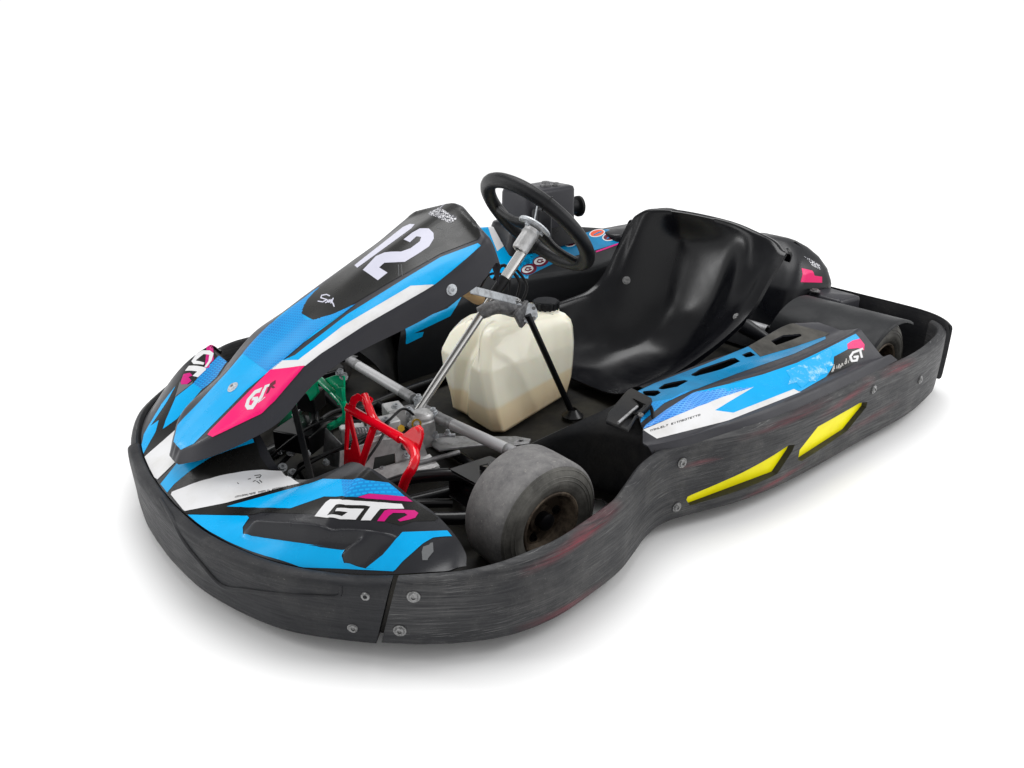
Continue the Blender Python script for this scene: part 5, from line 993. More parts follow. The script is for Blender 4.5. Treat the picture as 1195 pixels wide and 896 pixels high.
# brake master cylinder blocks
mb = MB(); obox(mb, (.655, .045, .135), .07, .045, .075, (1, -.2, 0)); obox(mb, (.60, .0, .150), .045, .055, .05, (1, -.2, 0)); obox(mb, (.56, .06, .115), .05, .05, .07, (1, -.1, 0))
lathe(mb, (.555, .055, .14), (0, 0, 1), [(0, .028), (.02, .028), (.028, .02), (.028, .001)], 18)
obox(mb, (.69, -.05, .10), .06, .03, .06, (1, -.4, 0))
mb.build_each('brake_cylinder', 'aluminium', bevel=.004)
mb = MB()
for p in ((.655, .055, .172), (.60, .01, .175), (.63, .07, .13), (.70, .06, .12), (.57, .02, .16)): bolt(mb, p, (0, .2, 1), .008, .008)
tube(mb, [(.545, .085, .11), (.505, .12, .112)], .005, 8); bolt(mb, (.52, .11, .115), (0, 0, 1), .006, .012); bolt(mb, (.545, .095, .112), (0, 0, 1), .006, .012)
mb.build_each('bolt', 'zinc')
mb = MB(); lathe(mb, (.625, .07, .150), (.3, .9, .3), [(0, .009), (.008, .009), (.008, .004), (.008, .0005)], 6); lathe(mb, (.60, .10, .165), (.2, .9, .2), [(0, .012), (.004, .012), (.004, .008), (0, .008)], 20)
mb.build_each('brake_fitting', 'brass')
# lever plate reaching to the near side
mb = MB(); plate(mb, [(.56, .10, .092), (.54, .075, .10), (.49, .085, .09), (.40, .125, .075), (.345, .155, .07), (.325, .19, .07), (.345, .205, .07), (.38, .19, .07), (.45, .155, .08), (.52, .14, .09), (.56, .13, .092)], (.15, -.1, 1), .005,
      holes=[[(.352, .178, .07), (.345, .186, .07), (.355, .190, .07), (.362, .182, .07)]])
tube(mb, [(.62, .135, .082), (.515, .15, .082)], .006, 10)
mb.build('lever_plate', 'aluminium_dull', bevel=.001)
# cable bracket on the far side, rubber hoses, stay
mb = MB(); plate(mb, [(.77, -.02, .16), (.76, .05, .135), (.765, .06, .09), (.775, .0, .07), (.78, -.03, .085)], (1, .3, .1), .003); mb.build('cable_bracket', 'aluminium_dull')
mb = MB()
tube(mb, [(.84, -.02, .05), (.86, .02, .11), (.82, .06, .14), (.76, .08, .15)], .0045, 8, 24)
tube(mb, [(.90, .03, .05), (.88, .06, .12), (.80, .09, .16), (.72, .09, .17)], .004, 8, 24)
tube(mb, [(.86, -.12, .07), (.80, -.08, .14), (.76, -.05, .17)], .005, 8, 20)
tube(mb, [(.92, -.05, .06), (.80, -.1, .10), (.70, -.16, .12), (.60, -.2, .1)], .006, 8, 20)
mb.build_each('hose', 'rubber_hose')
mb = MB()
for p in ((.88, -.03, .09), (.87, .0, .085), (.90, -.12, .1), (.84, -.07, .1)): bolt(mb, p, (.2, .6, .7), .008, .009)
tube(mb, [(.80, -.13, .16), (.765, -.09, .21)], .005, 8)
mb.build_each('bolt', 'zinc')
mb = MB(); a = Vector((.865, .040, .275)); b = Vector((.915, .235, .115)); d = (b-a).normalized()
obox(mb, (a+b)/2, (b-a).length, .016, .004, d, (1, .2, .6)); mb.build('panel_stay', 'plastic_dusty', bevel=.001)

# more small hardware round the pedal box: links, springs, spacers and wires
mb = MB(); plate(mb, [(.72, .03, .115), (.72, .075, .112), (.64, .09, .118), (.64, .04, .12)], (0, 0, 1), .004, holes=[[(.70, .045, .114), (.70, .06, .114), (.67, .065, .116), (.67, .05, .116)]]); mb.build('shim_plate', 'zinc', bevel=.001)
mb = MB(); plate(mb, [(.72, .092, .118), (.715, .098, .165), (.69, .10, .168), (.665, .103, .135), (.66, .105, .118)], (.1, 1, 0), .004); mb.build('lever_bracket', 'aluminium', bevel=.001)
def spring(a, b, rad, turns, w=.0014):
    a, b = Vector(a), Vector(b); n, u, v_ = frame(b-a); L = (b-a).length; P = []
    for i in range(turns*10+1):
        t = i/(turns*10); q = 2*math.pi*turns*t; P.append(a+n*L*t+(u*math.cos(q)+v_*math.sin(q))*rad)
    mb = MB(); tube(mb, P, w, 6); return mb
spring((.70, .07, .17), (.78, .10, .20), .007, 9).build('return_spring', 'zinc')
spring((.79, -.09, .15), (.86, -.10, .09), .007, 9).build('return_spring', 'zinc')
mb = MB(); tube(mb, [(.74, .06, .13), (.66, .075, .18), (.60, .05, .185), (.565, .06, .145)], .0032, 8, 24); tube(mb, [(.90, .09, .06), (.80, .13, .10), (.72, .12, .15), (.66, .08, .18)], .003, 8, 24)
tube(mb, [(.92, -.08, .08), (.84, -.04, .15), (.77, .0, .19), (.70, .02, .17)], .0035, 8, 24); mb.build_each('brake_line', 'rubber_hose')
mb = MB()
for p in ((.69, .085, .165), (.675, .03, .15), (.61, .09, .16), (.58, .085, .13), (.80, .03, .10), (.83, .0, .12), (.81, -.04, .14), (.87, .05, .08), (.64, .115, .10), (.70, .108, .08)):
    bolt(mb, p, (random.uniform(-.4, .4), random.uniform(-.2, .8), 1), .006, .009)
mb.build_each('bolt', 'zinc')
# pedals
def pedal(name, paint, sgn, off=Vector((0, 0, 0))):
    # outline in the pedal plane; driver side faces -x
    T = lambda p: Vector((p[0], p[1]*sgn, p[2]))+off
    r = bpy.data.objects.new(name, None); COL.objects.link(r); r.parent = kart
    return r, T
PX = .775
brake, T = pedal('brake_pedal', 'red_paint', 1)
mb = MB()
tube(mb, [(PX, .115, .262), (PX-.01, .250, .262), (PX-.015, .330, .262), (PX-.005, .372, .255), (PX+.01, .385, .238), (PX+.02, .37, .205), (PX+.03, .33, .10)], .0095, 14, 44)
tube(mb, [(PX-.02, .155, .300), (PX-.015, .178, .285), (PX-.012, .215, .262), (PX-.01, .31, .262)], .0088, 14, 24)
tube(mb, [(PX-.003, .215, .250), (PX+.025, .17, .115), (PX+.03, .155, .075)], .0080, 14)
mb.build('pedal_tube', 'red_paint', brake)
mb = MB(); n_ = Vector((-.9, .35, .25)).normalized()
plate(mb, [(PX, .110, .272), (PX, .122, .262), (PX+.008, .172, .165), (PX+.028, .150, .075), (PX+.03, .120, .070), (PX+.015, .108, .15)], (1, -.08, .2), .004,
      holes=[[(PX+.003, .120, .235), (PX+.007, .143, .20), (PX+.012, .138, .175), (PX+.014, .122, .170)]])
plate(mb, [(PX-.003, .112, .265), (PX-.005, .128, .292), (PX-.008, .150, .306), (PX-.012, .166, .302), (PX-.013, .168, .288), (PX-.01, .152, .290), (PX-.006, .140, .278), (PX-.003, .136, .26)], (1, -.05, .25), .004)
mb.build('pedal_plate', 'red_paint', brake, bevel=.001)
mb = MB(); plate(mb, [(PX-.012, .305, .262), (PX-.025, .335, .292), (PX-.03, .350, .302), (PX-.03, .362, .298), (PX-.027, .366, .282), (PX-.016, .360, .240), (PX-.012, .352, .236)], (1, .2, .3), .008)
lathe(mb, (PX-.030, .351, .290), (-1, .3, .5), [(-.004, .011), (.005, .011), (.005, .008), (.001, .007), (.001, .0005)], 24)
mb.build('pedal_tab', 'red_paint', brake, bevel=.001)
mb = MB(); lathe(mb, (PX-.02, .166, .292), (-.2, .3, 1), [(0, .012), (.004, .012), (.004, .008), (-.01, .008)], 20); mb.build('pedal_collar', 'red_paint', brake)
throttle, T = pedal('throttle_pedal', 'green_paint', -1)
mb = MB()
tube(mb, [(.745, -.10, .258), (.745, -.087, .255), (.745, -.02, .244), (.745, .036, .230), (.747, .040, .205), (.75, .001, .175), (.755, -.03, .155)], .0090, 14, 34)
lathe(mb, (.745, -.098, .257), (0, -.9, .2), [(-.008, .0105), (.010, .0105), (.010, .001)], 18)
mb.build('pedal_tube', 'green_paint', throttle)
mb = MB(); plate(mb, [(.735, -.095, .246), (.735, -.0, .293), (.735, .029, .297), (.735, .020, .250), (.735, -.019, .238), (.737, -.049, .239)], (1, .05, .2), .005)
plate(mb, [(.745, .005, .262), (.745, .036, .275), (.745, .038, .245), (.745, .028, .226), (.745, .008, .222)], (1, -.3, .3), .008)
mb.build('pedal_plate', 'green_paint', throttle, bevel=.001)
mb = MB(); plate(mb, [(.77, -.324, .046), (.775, -.20, .150), (.775, -.034, .275), (.77, -.038, .244), (.77, -.093, .198), (.77, -.193, .123), (.77, -.287, .063)], (1, .0, .2), .006)
mb.build('pedal_arm', 'green_paint', throttle, bevel=.001)
mb = MB(); tube(mb, [(.745, -.14, .16), (.79, -.03, .17)], .012, 10); obox(mb, (.80, -.08, .13), .10, .10, .05, (1, .6, 0)); obox(mb, (.76, -.11, .2), .05, .05, .05, (1, .6, 0)); mb.build_each('throttle_linkage', 'steel_black', bevel=.004)
mb = MB()
for p in ((.732, .0, .294), (.732, .018, .290)): bolt(mb, p, (-.2, .3, 1), .007, .010)
mb.build_each('bolt', 'zinc', throttle)

# tie rods (two) with rod ends
def tie_rod(a, b):
    a, b = Vector(a), Vector(b); d = (b-a).normalized(); L = (b-a).length
    mb = MB(); tube(mb, [a+d*.03, a+d*.055, b-d*.055, b-d*.03], [.0135, .0135, .0135, .0135], 18)
    o = mb.build('tie_rod', 'plastic_rod'); 
    mb = MB(); tube(mb, [a+d*.022, a+d*.075], .0142, 18); tube(mb, [b-d*.075, b-d*.022], .0142, 18); mb.build_each('sleeve', 'aluminium_dull', o)
    for p, q in ((a, d), (b, -d)):
        mb = MB(); tube(mb, [p, p+q*.03], .006, 10); lathe(mb, p-Vector((0, 0, .008)), (0, 0, 1), [(0, .004), (0, .0115), (.016, .0115), (.016, .004)], 18)
        bolt(mb, p+Vector((0, 0, .010)), (0, 0, 1), .0075, .010); mb.build('rod_end', 'zinc', o)
mat('plastic_rod', (.52, .52, .53), .42, metal=.3, rvar=.08)
tie_rod((.525, -.388, .162), (.522, -.012, .158)); tie_rod((.528, .062, .150), (.50, .395, .160))
mb = MB(); plate(mb, [(.555, -.035, .145), (.505, -.03, .145), (.50, .06, .145), (.53, .085, .145), (.565, .055, .145)], (0, 0, 1), .008); lathe(mb, (.555, 0, .12), steer_axis, [(-.02, .017), (.015, .017), (.025, .012)], 20, True)
mb.build('steering_arm', 'aluminium_dull', bevel=.002)

# ------------------------------------------------------------------ wheels
def wheel_obj(name, c, w, r, rr, steer=0., near=1, tread='tyre_tread'):
    """c centre of the wheel, axis +y*near outward"""
    ax = Vector((math.sin(steer), math.cos(steer), 0))*near; c = Vector(c)
    root = bpy.data.objects.new(name, None); COL.objects.link(root); root.parent = kart
    h = w/2
    prof = [(-h*.70, rr*1.02), (-h*.86, rr*1.12), (-h*.98, rr*1.35), (-h, r*.80), (-h*.96, r*.90), (-h*.88, r*.965), (-h*.78, r*.99), (-h*.4, r*.999), (0, r), (h*.4, r*.999), (h*.62, r*.995), (h*.73, r*.982), (h*.79, r*.962), (h*.83, r*.938)]
    out = [(h*.83, r*.936), (h*.92, r*.86), (h*.975, r*.78), (h*1.0, r*.70), (h*1.0, rr*1.28), (h*.985, rr*1.26), (h*.985, rr*1.20), (h*.96, rr*1.16), (h*.94, rr*1.08), (h*.84, rr*1.02)]
    mb = MB(); lathe(mb, c, ax, prof, 80); mb.k = 1; lathe(mb, c, ax, out, 80)
    for q, hh_ in ((.74, .99), (.80, .965), (.90, .875)):
        lathe(mb, c+ax*(h*hh_), ax, [(0, r*q-.0016), (.0012, r*q), (0, r*q+.0016)], 80)
    o = mb.build('tyre', [tread, 'tyre_wall'], root, ang=50)
    b = mb = MB()
    lathe(mb, c, ax, [(h*.80, rr*1.0), (h*.93, rr*1.06), (h*.955, rr*1.02), (h*.93, rr*.95), (h*.75, rr*.90), (h*.5, rr*.88), (h*.40, rr*.82), (h*.36, rr*.45), (h*.46, rr*.42), (h*.46, .001)], 48)
    lathe(mb, c, ax, [(-h*.80, rr*1.0), (-h*.93, rr*1.06), (-h*.955, rr*1.0), (-h*.7, rr*.90), (h*.08, rr*.8)], 48)
    mb.build('wheel_rim', 'rim_rust', root)
    mb = MB(); n, u, w_ = frame(ax)
    for k in range(3):
        a = 2*math.pi*k/3+.6; bolt(mb, c+ax*h*.37+(u*math.cos(a)+w_*math.sin(a))*rr*.62, ax, .007, .008)
    lathe(mb, c+ax*h*.42, ax, [(0, .018), (.02, .018), (.024, .012), (.024, .001)], 20)
    mb.build_each('wheel_nut', 'steel_black', root)
    return root
fc = Vector((.597, .514, .127))
wheel_obj('front_wheel', fc, .124, .127, .066, steer=FSTEER, near=1)
wheel_obj('front_wheel', (.600, -.508, .132), .132, .132, .066, near=-1)
wheel_obj('rear_wheel', (-.66, .490, .136), .175, .136, .066, near=1)
wheel_obj('rear_wheel', (-.66, -.50, .14), .18, .14, .066, near=-1)
for s in (1, -1):
    mb = MB(); tube(mb, [(.60, s*.36, .13), (.60, s*.50, .132)], .011, 12)
    tube(mb, [(.60, s*.405, .085), (.595, s*.395, .185)], .016, 12)
    plate(mb, [(.62, s*.375, .175), (.60, s*.43, .178), (.50, s*.41, .158), (.485, s*.385, .155), (.505, s*.37, .158)], (0, 0, 1), .009)
    plate(mb, [(.66, s*.32, .16), (.66, s*.42, .17), (.56, s*.42, .17), (.56, s*.33, .16)], (0, 0, 1), .006); plate(mb, [(.66, s*.32, .10), (.66, s*.42, .10), (.56, s*.42, .10), (.56, s*.33, .10)], (0, 0, 1), .006)
    plate(mb, [(.66, s*.32, .10), (.66, s*.32, .16), (.56, s*.33, .16), (.56, s*.33, .10)], (0, 1, 0), .006)
    mb.build('stub_axle', 'steel_black', bevel=.002)
mb = MB(); tube(mb, [(-.66, -.46, .14), (-.66, .46, .14)], .02, 16); mb.build('rear_axle', 'aluminium_dull')
mb = MB(); tube(mb, [(.80, .215, .105), (.72, .26, .135), (.645, .335, .150), (.62, .36, .135)], .014, 14, 24); tube(mb, [(.78, .25, .09), (.66, .33, .085)], .01, 12)
tube(mb, [(.44, .36, .10), (.60, .37, .12)], .013, 12); tube(mb, [(.42, .32, .06), (.50, .36, .12)], .009, 10)
mb.build_each('front_strut', 'steel_black')

# ================================================================== near side pod
def pod(sgn=1):
    # rails from the outer lower edge to the inner edge, front to rear
    rub0 = [(.338, .590, .200), (.245, .618, .205), (.10, .645, .208), (-.05, .658, .208), (-.25, .662, .208), (-.42, .662, .210), (-.545, .66, .212)]
    rub1 = [(.345, .582, .2195), (.255, .614, .226), (.115, .630, .228), (-.035, .640, .228), (-.22, .642, .228), (-.40, .644, .230), (-.52, .648, .232)]
    edge = [(.348, .570, .2215), (.265, .606, .2215), (.125, .615, .223), (-.02, .622, .2225), (-.205, .62, .223), (-.39, .625, .224), (-.50, .640, .225)]
    rid = [(.325, .548, .240), (.19, .545, .267), (.118, .532, .266), (.03, .540, .267), (-.13, .548, .259), (-.31, .552, .262), (-.45, .560, .277), (-.505, .562, .284)]
    gro = [(.315, .535, .238), (.185, .53, .262), (.118, .518, .262), (.03, .524, .262), (-.13, .53, .252), (-.31, .535, .252), (-.45, .545, .267), (-.50, .548, .277)]
    mid = [(.29, .50, .246), (.17, .49, .262), (.10, .475, .262), (.0, .47, .255), (-.12, .475, .248), (-.30, .48, .245), (-.45, .50, .255), (-.51, .51, .262)]
    inn = [(.235, .430, .252), (.20, .428, .253), (.09, .420, .256), (-.06, .420, .260), (-.2, .425, .262), (-.39, .412, .277), (-.47, .425, .272), (-.51, .44, .268)]
    wal = [(.235, .418, .240), (.20, .415, .242), (.09, .407, .244), (-.06, .407, .248), (-.2, .412, .250), (-.39, .40, .262), (-.47, .412, .258), (-.51, .428, .255)]
    flo = [(.24, .40, .05), (.20, .40, .05), (.09, .39, .05), (-.06, .39, .05), (-.2, .395, .05), (-.39, .39, .05), (-.47, .40, .05), (-.51, .41, .05)]
    R = [rub0, rub1, edge, rid, gro, mid, inn, wal, flo]
    R = [[(x, y*sgn, z) for x, y, z in r] for r in R]
    nu = 110; RR = [crs(r, nu) for r in R]; G = []
    for i in range(nu):
        c = [r[i] for r in RR]; row = []
        for a, k in ((0, 5), (1, 3), (2, 14), (3, 4), (4, 6), (5, 8), (6, 4), (7, 8)):
            for q in range(k): row.append(c[a].lerp(c[a+1], q/k))
        row.append(c[-1])
        row = [row[0]]+[(row[k-1]+row[k]*2+row[k+1])/4 for k in range(1, len(row)-1)]+[row[-1]]
        G.append(row)
    v, f = shell(G, .004, flip=False); o = mk('side_pod', v, f, ['plastic_panel'], ang=40); nz_check(o)
    return o
near_pod = pod(1)
SLOT = []
SLOT = [[(0.2104, 0.4395), (0.201, 0.4374), (0.1794, 0.4597), (0.1879, 0.4746), (0.2068, 0.4787), (0.2174, 0.4587)], [(0.1717, 0.453), (0.1438, 0.4479), (0.0955, 0.4674), (0.0939, 0.4761), (0.1439, 0.4854), (0.1728, 0.4665)], [(0.0583, 0.4531), (0.0031, 0.4411), (-0.1145, 0.442), (-0.1385, 0.4506), (-0.1296, 0.4612), (-0.0374, 0.468), (0.0579, 0.4655)], [(-0.1473, 0.444), (-0.1855, 0.4424), (-0.2135, 0.4522), (-0.2078, 0.4611), (-0.1632, 0.4589), (-0.1431, 0.4505)], [(-0.2158, 0.4438), (-0.2544, 0.4394), (-0.3435, 0.4378), (-0.3966, 0.4562), (-0.3939, 0.4648), (-0.3061, 0.4574), (-0.2291, 0.451)]]
for sl in SLOT:
    mb = MB(); plate(mb, [(x, y, .25) for x, y in sl], (0, 0, 1), .10); c = mb.build('cutter', 'plastic_soft'); boolean(near_pod, c); near_pod.data.materials.clear(); near_pod.data.materials.append(MATS['plastic_panel'])
for p_ in near_pod.data.polygons: p_.material_index = 0
# wheel guard behind the near front wheel
def guard(sgn):
    top = [(.505, .395, .200), (.45, .405, .212), (.40, .415, .222), (.34, .43, .236), (.28, .44, .247), (.235, .452, .252), (.245, .50, .252), (.28, .54, .246), (.312, .570, .230), (.326, .588, .212), (.34, .600, .192)]
    arc = [(.500, .400, .190), (.45, .41, .199), (.41, .425, .207), (.375, .445, .213), (.345, .47, .216), (.325, .50, .217), (.315, .525, .215), (.315, .55, .211), (.320, .572, .205), (.332, .588, .196), (.345, .602, .186)]
    low = [(.44, .36, .115), (.42, .375, .115), (.395, .39, .115), (.37, .41, .115), (.345, .43, .115), (.33, .455, .115), (.32, .48, .115), (.318, .51, .115), (.325, .54, .115), (.34, .57, .115), (.37, .60, .115)]
    bot = [(.42, .34, .034), (.40, .36, .034), (.38, .38, .034), (.36, .40, .034), (.335, .42, .034), (.322, .44, .034), (.312, .47, .034), (.312, .50, .034), (.32, .53, .034), (.34, .57, .034), (.38, .60, .034)]
    nu = 60; RR = [crs([(x, y*sgn, z) for x, y, z in r], nu) for r in (top, arc, low, bot)]; G = []
    for i in range(nu):
        c = [r[i] for r in RR]; row = []
        row = crs([c[0], c[0].lerp(c[1], .6)], 5)[:-1]+crs([c[1], c[2], c[3]], 22)
        for _ in range(2): row = [row[0]]+[(row[k-1]+row[k]*2+row[k+1])/4 for k in range(1, len(row)-1)]+[row[-1]]
        G.append(row)
    v, f = shell(G, .004); o = mk('wheel_guard', v, f, ['plastic_dusty'], ang=50); nz_check(o); return o
near_guard = guard(1); guard(-1)
# strap box where the pod meets the guard
mb = MB(); plate(mb, [(.254, .432, .262), (.234, .43, .264), (.248, .502, .268), (.266, .516, .268), (.291, .524, .266), (.333, .533, .260), (.377, .553, .250), (.379, .521, .250), (.381, .494, .250), (.353, .474, .254)], (.15, -.1, 1), .009,
      holes=[[(.28, .482, .264), (.284, .513, .265), (.299, .522, .264), (.325, .528, .262), (.325, .515, .262), (.297, .506, .264)]])
mb.build('pod_bracket', 'plastic_dusty', near_pod, bevel=.003)
mb = MB(); tube(mb, [(.380, .528, .262), (.304, .510, .270)], .0032, 10); mb.build('latch', 'aluminium_dull', near_pod)
mb = MB(); bolt(mb, (.318, .532, .264), (0, .1, 1), .005, .003); mb.build('bolt', 'bolt_steel', near_pod)
mb = MB(); tube(mb, [(.13, .27, .075), (.20, .40, .115)], .022, 18); mb.build('side_bar', 'plastic_dusty')

# ================================================================== far side pod and engine side
RD = [[(.36, -.385, .035), (.15, -.40, .035), (-.12, -.40, .035), (-.45, -.385, .035), (-.62, -.385, .035)],
      [(.36, -.385, .12), (.15, -.405, .16), (-.12, -.405, .20), (-.45, -.39, .20), (-.62, -.39, .22)],
      [(.345, -.385, .185), (.14, -.412, .225), (-.12, -.415, .258), (-.45, -.395, .250), (-.62, -.395, .272)],
      [(.335, -.395, .205), (.13, -.425, .248), (-.12, -.425, .277), (-.45, -.405, .266), (-.62, -.405, .288)],
      [(.30, -.50, .25), (.10, -.53, .34), (-.15, -.53, .355), (-.50, -.51, .315), (-.74, -.50, .300)],
      [(.26, -.58, .255), (.05, -.61, .40), (-.17, -.62, .418), (-.60, -.60, .362), (-.84, -.59, .310)],
      [(.26, -.66, .20), (.05, -.665, .24), (-.17, -.668, .25), (-.60, -.665, .24), (-.84, -.64, .215)]]
nu = 80; RR = [crs(r, nu) for r in RD]; G = []
for i in range(nu):
    c = [r[i] for r in RR]; row = []
    for a in range(6):
        for q in range(6): row.append(c[a].lerp(c[a+1], q/6))
    row.append(c[6])
    row = [row[0]]+[(row[k-1]+row[k]*2+row[k+1])/4 for k in range(1, len(row)-1)]+[row[-1]]
    G.append(row)
v, f = shell(G, .004); far_pod = mk('engine_pod', v, f, ['plastic_soft'], ang=45); nz_check(far_pod)
# engine airbox standing on the engine cover
mb = MB(); bm_ = None
def rbox(mb, c, hx, hy, z0, z1, tx=0., ty=0., rr=.02, rot=0.):
    cr, sr = math.cos(rot), math.sin(rot)
    def cs(kx, ky):
        return [(c[0]+(x*kx)*cr-(y*ky)*sr, c[1]+(x*kx)*sr+(y*ky)*cr) for x, y in ((-hx, -hy), (hx, -hy), (hx, hy), (-hx, hy))]
    e = min(.012, (z1-z0)*.2)
    S_ = [(z0, cs(1+tx, 1+ty), rr), (z1-e*1.2, cs(1, 1), rr), (z1-e*.35, cs(1-e*.25/hx, 1-e*.25/hy), rr), (z1, cs(1-e/hx, 1-e/hy), rr)]
    rounded_loft(mb, S_)
rbox(mb, (-.30, -.515), .115, .07, .415, .545, .02, .03, .022, rot=.1)
airbox = mb.build('engine_airbox', 'plastic_panel', ang=50)
mb = MB(); rbox(mb, (-.33, -.575), .15, .075, .33, .428, .2, .1, .04, rot=.08); mb.build('engine_cover', 'plastic_black', ang=50)
mb = MB(); lathe(mb, (-.415, -.50, .462), (-1, .12, 0), [(0, .026), (.044, .024), (.048, .036), (.058, .036), (.062, .030), (.062, .022), (.02, .018), (.02, .001)], 28); mb.build('airbox_inlet', 'plastic_dusty', airbox)
mb = MB(); bolt(mb, (-.318, -.500, .547), (0, 0, 1), .015, .014); bolt(mb, (-.352, -.485, .546), (0, 0, 1), .010, .010); mb.build_each('airbox_knob', 'cast_grey', airbox)
mb = MB(); rbox(mb, (-.215, -.40), .03, .02, .36, .50, 0, 0, .01); mb.build('airbox_bracket', 'plastic_black', airbox)
mb = MB(); tube(mb, [(-.17, -.37, .52), (-.15, -.36, .47), (-.14, -.36, .42)], .0022, 8, 16); mb.build('throttle_cable', 'zinc')
mb = MB(); rbox(mb, (-.80, -.56), .13, .07, .20, .330, .1, .1, .05); mb.build('exhaust_cover', 'plastic_black', ang=50)

# ================================================================== seat
ED = dict(
 t0=[(-.400, -.180, .458), (-.412, -.166, .484), (-.430, -.125, .503), (-.478, -.04, .503), (-.515, .10, .490), (-.528, .190, .470), (-.540, .242, .452), (-.530, .276, .434)],
 t1=[(-.360, -.182, .385), (-.376, -.166, .402), (-.396, -.128, .408), (-.487, -.050, .412), (-.508, .105, .405), (-.490, .190, .395), (-.486, .245, .380), (-.467, .276, .370)],
 t2=[(-.308, -.184, .300), (-.326, -.166, .312), (-.354, -.124, .308), (-.455, -.045, .300), (-.472, .11, .295), (-.438, .190, .294), (-.415, .245, .292), (-.397, .275, .288)],
 t3=[(-.250, -.190, .255), (-.270, -.170, .248), (-.306, -.120, .218), (-.408, -.035, .192), (-.420, .11, .192), (-.367, .190, .212), (-.338, .238, .228), (-.312, .268, .232)],
 t4=[(-.16, -.200, .237), (-.185, -.174, .190), (-.240, -.115, .128), (-.315, -.03, .100), (-.315, .12, .102), (-.255, .195, .138), (-.222, .235, .175), (-.205, .262, .190)],
 t5=[(-.08, -.202, .232), (-.09, -.170, .13), (-.13, -.10, .078), (-.16, -.02, .058), (-.155, .12, .065), (-.12, .195, .10), (-.10, .235, .145), (-.09, .258, .160)],
 t6=[(.01, -.19, .235), (.0, -.165, .13), (-.02, -.08, .075), (-.02, .03, .07), (-.02, .12, .075), (-.01, .19, .10), (-.005, .225, .13), (.0, .242, .14)])
T_ = list(ED.values())
cols = [[row[k] for row in T_] for k in range(8)]
RR = [crs(c, 80) for c in cols]; G = []
for i in range(80):
    G.append(crs([r[i] for r in RR], 60))
# rolled lip all round the shell edge


def roll(G, w=.011):
    nu, nv = len(G), len(G[0]); out = [list(r) for r in G]
    ext = []
    for i in range(nu):
        r = G[i]; a = (r[0]-r[2]).normalized(); nrm = (G[min(i+1, nu-1)][0]-G[max(i-1, 0)][0]).normalized()
        o1 = Vector((0, -1, 0)); o2 = Vector((0, 1, 0)); b = (r[-1]-r[-3]).normalized()
        w2 = w*2.1; out[i] = [r[0]+o1*w*1.35-a*w*.9, r[0]+o1*w*1.3-a*w*.1, r[0]+o1*w*.8+a*w*.5, r[0]+a*w*.35+o1*w*.2]+list(r)+[r[-1]+b*w2*.35+o2*w2*.2, r[-1]+o2*w2*.8+b*w2*.45, r[-1]+o2*w2*1.3-b*w2*.1, r[-1]+o2*w2*1.35-b*w2*.8]
    return out
G = roll(G)
r0 = G[0]; up = Vector((-.25, 0, 1)).normalized(); bk = Vector((-1, .25, -.2)).normalized()
top = [[p+up*.004+bk*.006 for p in r0], [p+up*.003+bk*.016 for p in r0], [p-up*.006+bk*.022 for p in r0], [p-up*.02+bk*.022 for p in r0]]
G = top[::-1]+G
v, f = shell(G, .004, flip=True); seat = mk('seat', v, f, ['plastic_seat'], ang=60); nz_check(seat)
mb = MB(); bolt(mb, SEAT_BOLT, (.64, .69, .34), .0095, .004)
bolt(mb, (-.372, .272, .266), (.4, .7, .6), .0095, .005); mb.build_each('bolt', 'bolt_steel', seat)
mb = MB(); tube(mb, [(-.372, .290, .250), (-.398, .325, .226), (-.44, .385, .185)], [.024, .019, .011], 14, 14); bolt(mb, (-.436, .392, .196), (.3, .3, 1), .006, .006)
mb.build('seat_stay', 'plastic_black')
# ================================================================== rear parts
mb = MB(); rbox(mb, (-.60, -.14), .045, .135, .30, .470, .15, .15, .025, rot=-.28); rc = mb.build('radiator_cover', 'plastic_black', ang=50)
mb = MB()
for k in range(14):
    t = k/13; p = Vector((-.555, -.262, .478)).lerp(Vector((-.60, -.12, .480)), t); tube(mb, [p+Vector((.004, 0, -.004)), p+Vector((-.008, 0, .004))], .0016, 6)
# rear block with pink sticker
mb = MB(); rounded_loft(mb, [(.05, [(-.985, -.25), (-.70, -.25), (-.70, .20), (-.985, .22)], .04), (.25, [(-.978, -.22), (-.735, -.22), (-.755, .205), (-.972, .235)], .045), (.262, [(-.976, -.21), (-.745, -.21), (-.765, .203), (-.97, .232)], .045), (.30, [(-.972, -.18), (-.775, -.18), (-.795, .19), (-.965, .215)], .045), (.335, [(-.966, -.14), (-.81, -.14), (-.83, .16), (-.957, .183)], .045), (.360, [(-.958, -.10), (-.84, -.10), (-.86, .125), (-.95, .14)], .04), (.375, [(-.947, -.07), (-.86, -.07), (-.88, .09), (-.94, .10)], .035), (.381, [(-.935, -.05), (-.875, -.05), (-.892, .06), (-.928, .07)], .02)])
rear_block = mb.build('engine_housing', 'plastic_black', ang=50)
mb = MB(); rbox(mb, (-.885, .275), .055, .065, .12, .243, 0, 0, .012, rot=-.1); mb.build('rear_ledge', 'plastic_panel', ang=50)
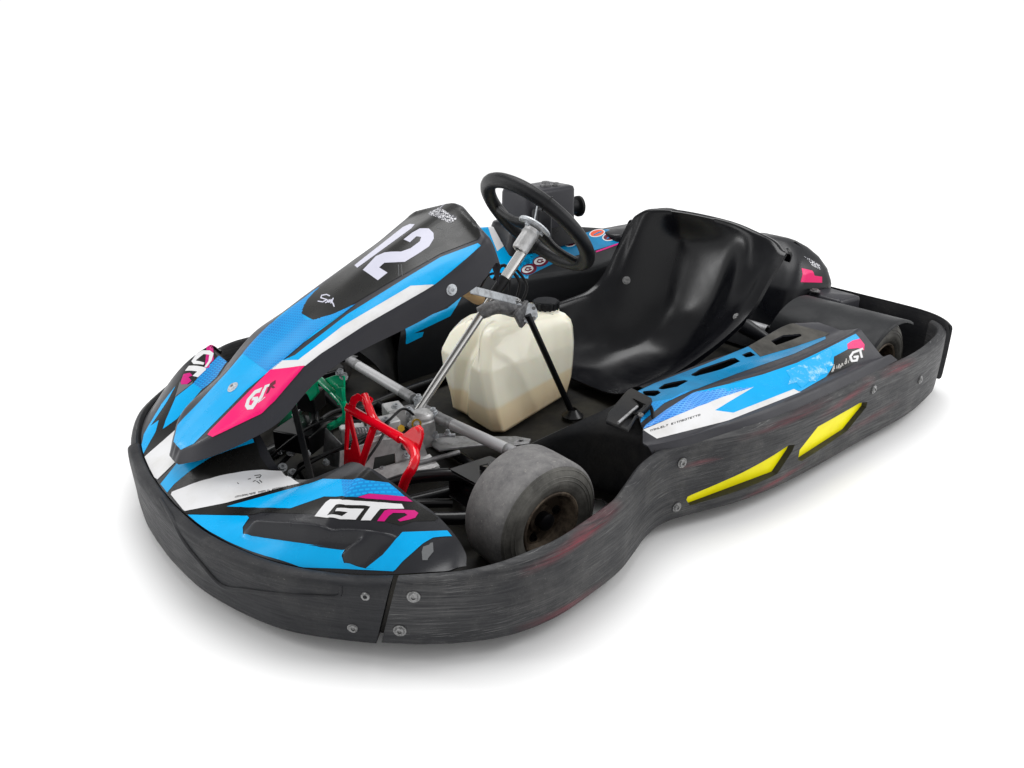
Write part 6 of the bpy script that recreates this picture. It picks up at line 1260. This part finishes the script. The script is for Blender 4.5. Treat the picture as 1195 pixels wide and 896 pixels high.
mb = MB(); bolt(mb, (-.84, .235, .250), (0, 0, 1), .012, .006); mb.build('ledge_bolt', 'bolt_steel')
# fender over the near rear wheel
G = []
for i in range(40):
    t = i/39; a = math.radians(118-140*t)   # from behind over the top to the front
    R_f = .178
    row = []
    for j in range(24):
        u = j/23; y = .285+.31*u
        r_ = R_f-.004*(1-u)
        x = -.665+r_*math.cos(a)*1.0; z = .115+r_*math.sin(a)*.93
        row.append(Vector((x+.01*u, y, z)))
    # rolled outer edge
    e = row[-1]; c_ = Vector((-.66, e.y, .11)); d = (c_-e).normalized()
    row += [e+Vector((0, .005, 0))+d*.002, e+Vector((0, .007, 0))+d*.007]
    G.append(row)
v, f = shell(G, .004); fender = mk('rear_fender', v, f, ['plastic_soft'], ang=50); nz_check(fender)
mb = MB(); rbox(mb, (-.58, .30), .03, .05, .06, .20, 0, 0, .01); tube(mb, [(-.50, .30, .17), (-.52, .30, .12)], .02, 12); mb.build('brake_carrier', 'steel_black')
mb = MB(); lathe(mb, (-.66, .30, .14), (0, 1, 0), [(-.003, .09), (.003, .09), (.003, .03), (-.003, .03), (-.003, .09)], 40); mb.build('brake_disc', 'cast_grey')

# panel bolts
mb = MB()
for (p, n) in PANEL_BOLTS: bolt(mb, p, n, .0095, .005)
mb.build_each('bolt', 'zinc', panel)
# stickers
apply_art(fairing, 'nose_fairing', step=.0045); apply_art(panel, 'number_panel'); apply_art(near_pod, 'side_pod'); apply_art(far_pod, 'engine_pod'); apply_art(rear_block, 'engine_housing'); apply_art(rc, 'radiator_cover')
#BLI>>
mb = MB(); tube(mb, [(1.1578, 0.0452, 0.152), (1.161, 0.1293, 0.1486), (1.1596, 0.1837, 0.1265), (1.1499, 0.2338, 0.1034), (1.1343, 0.287, 0.0775), (1.1118, 0.3483, 0.0932), (1.0879, 0.4, 0.1066), (1.0484, 0.4603, 0.1191), (1.0119, 0.5047, 0.1277), (1.0072, 0.5079, 0.1476)], [.0035, .0045, .0045, .0042, .003], 10, 60); mb.build('moulded_ridge', 'bumper_front', front_bumper)
#<<BLI
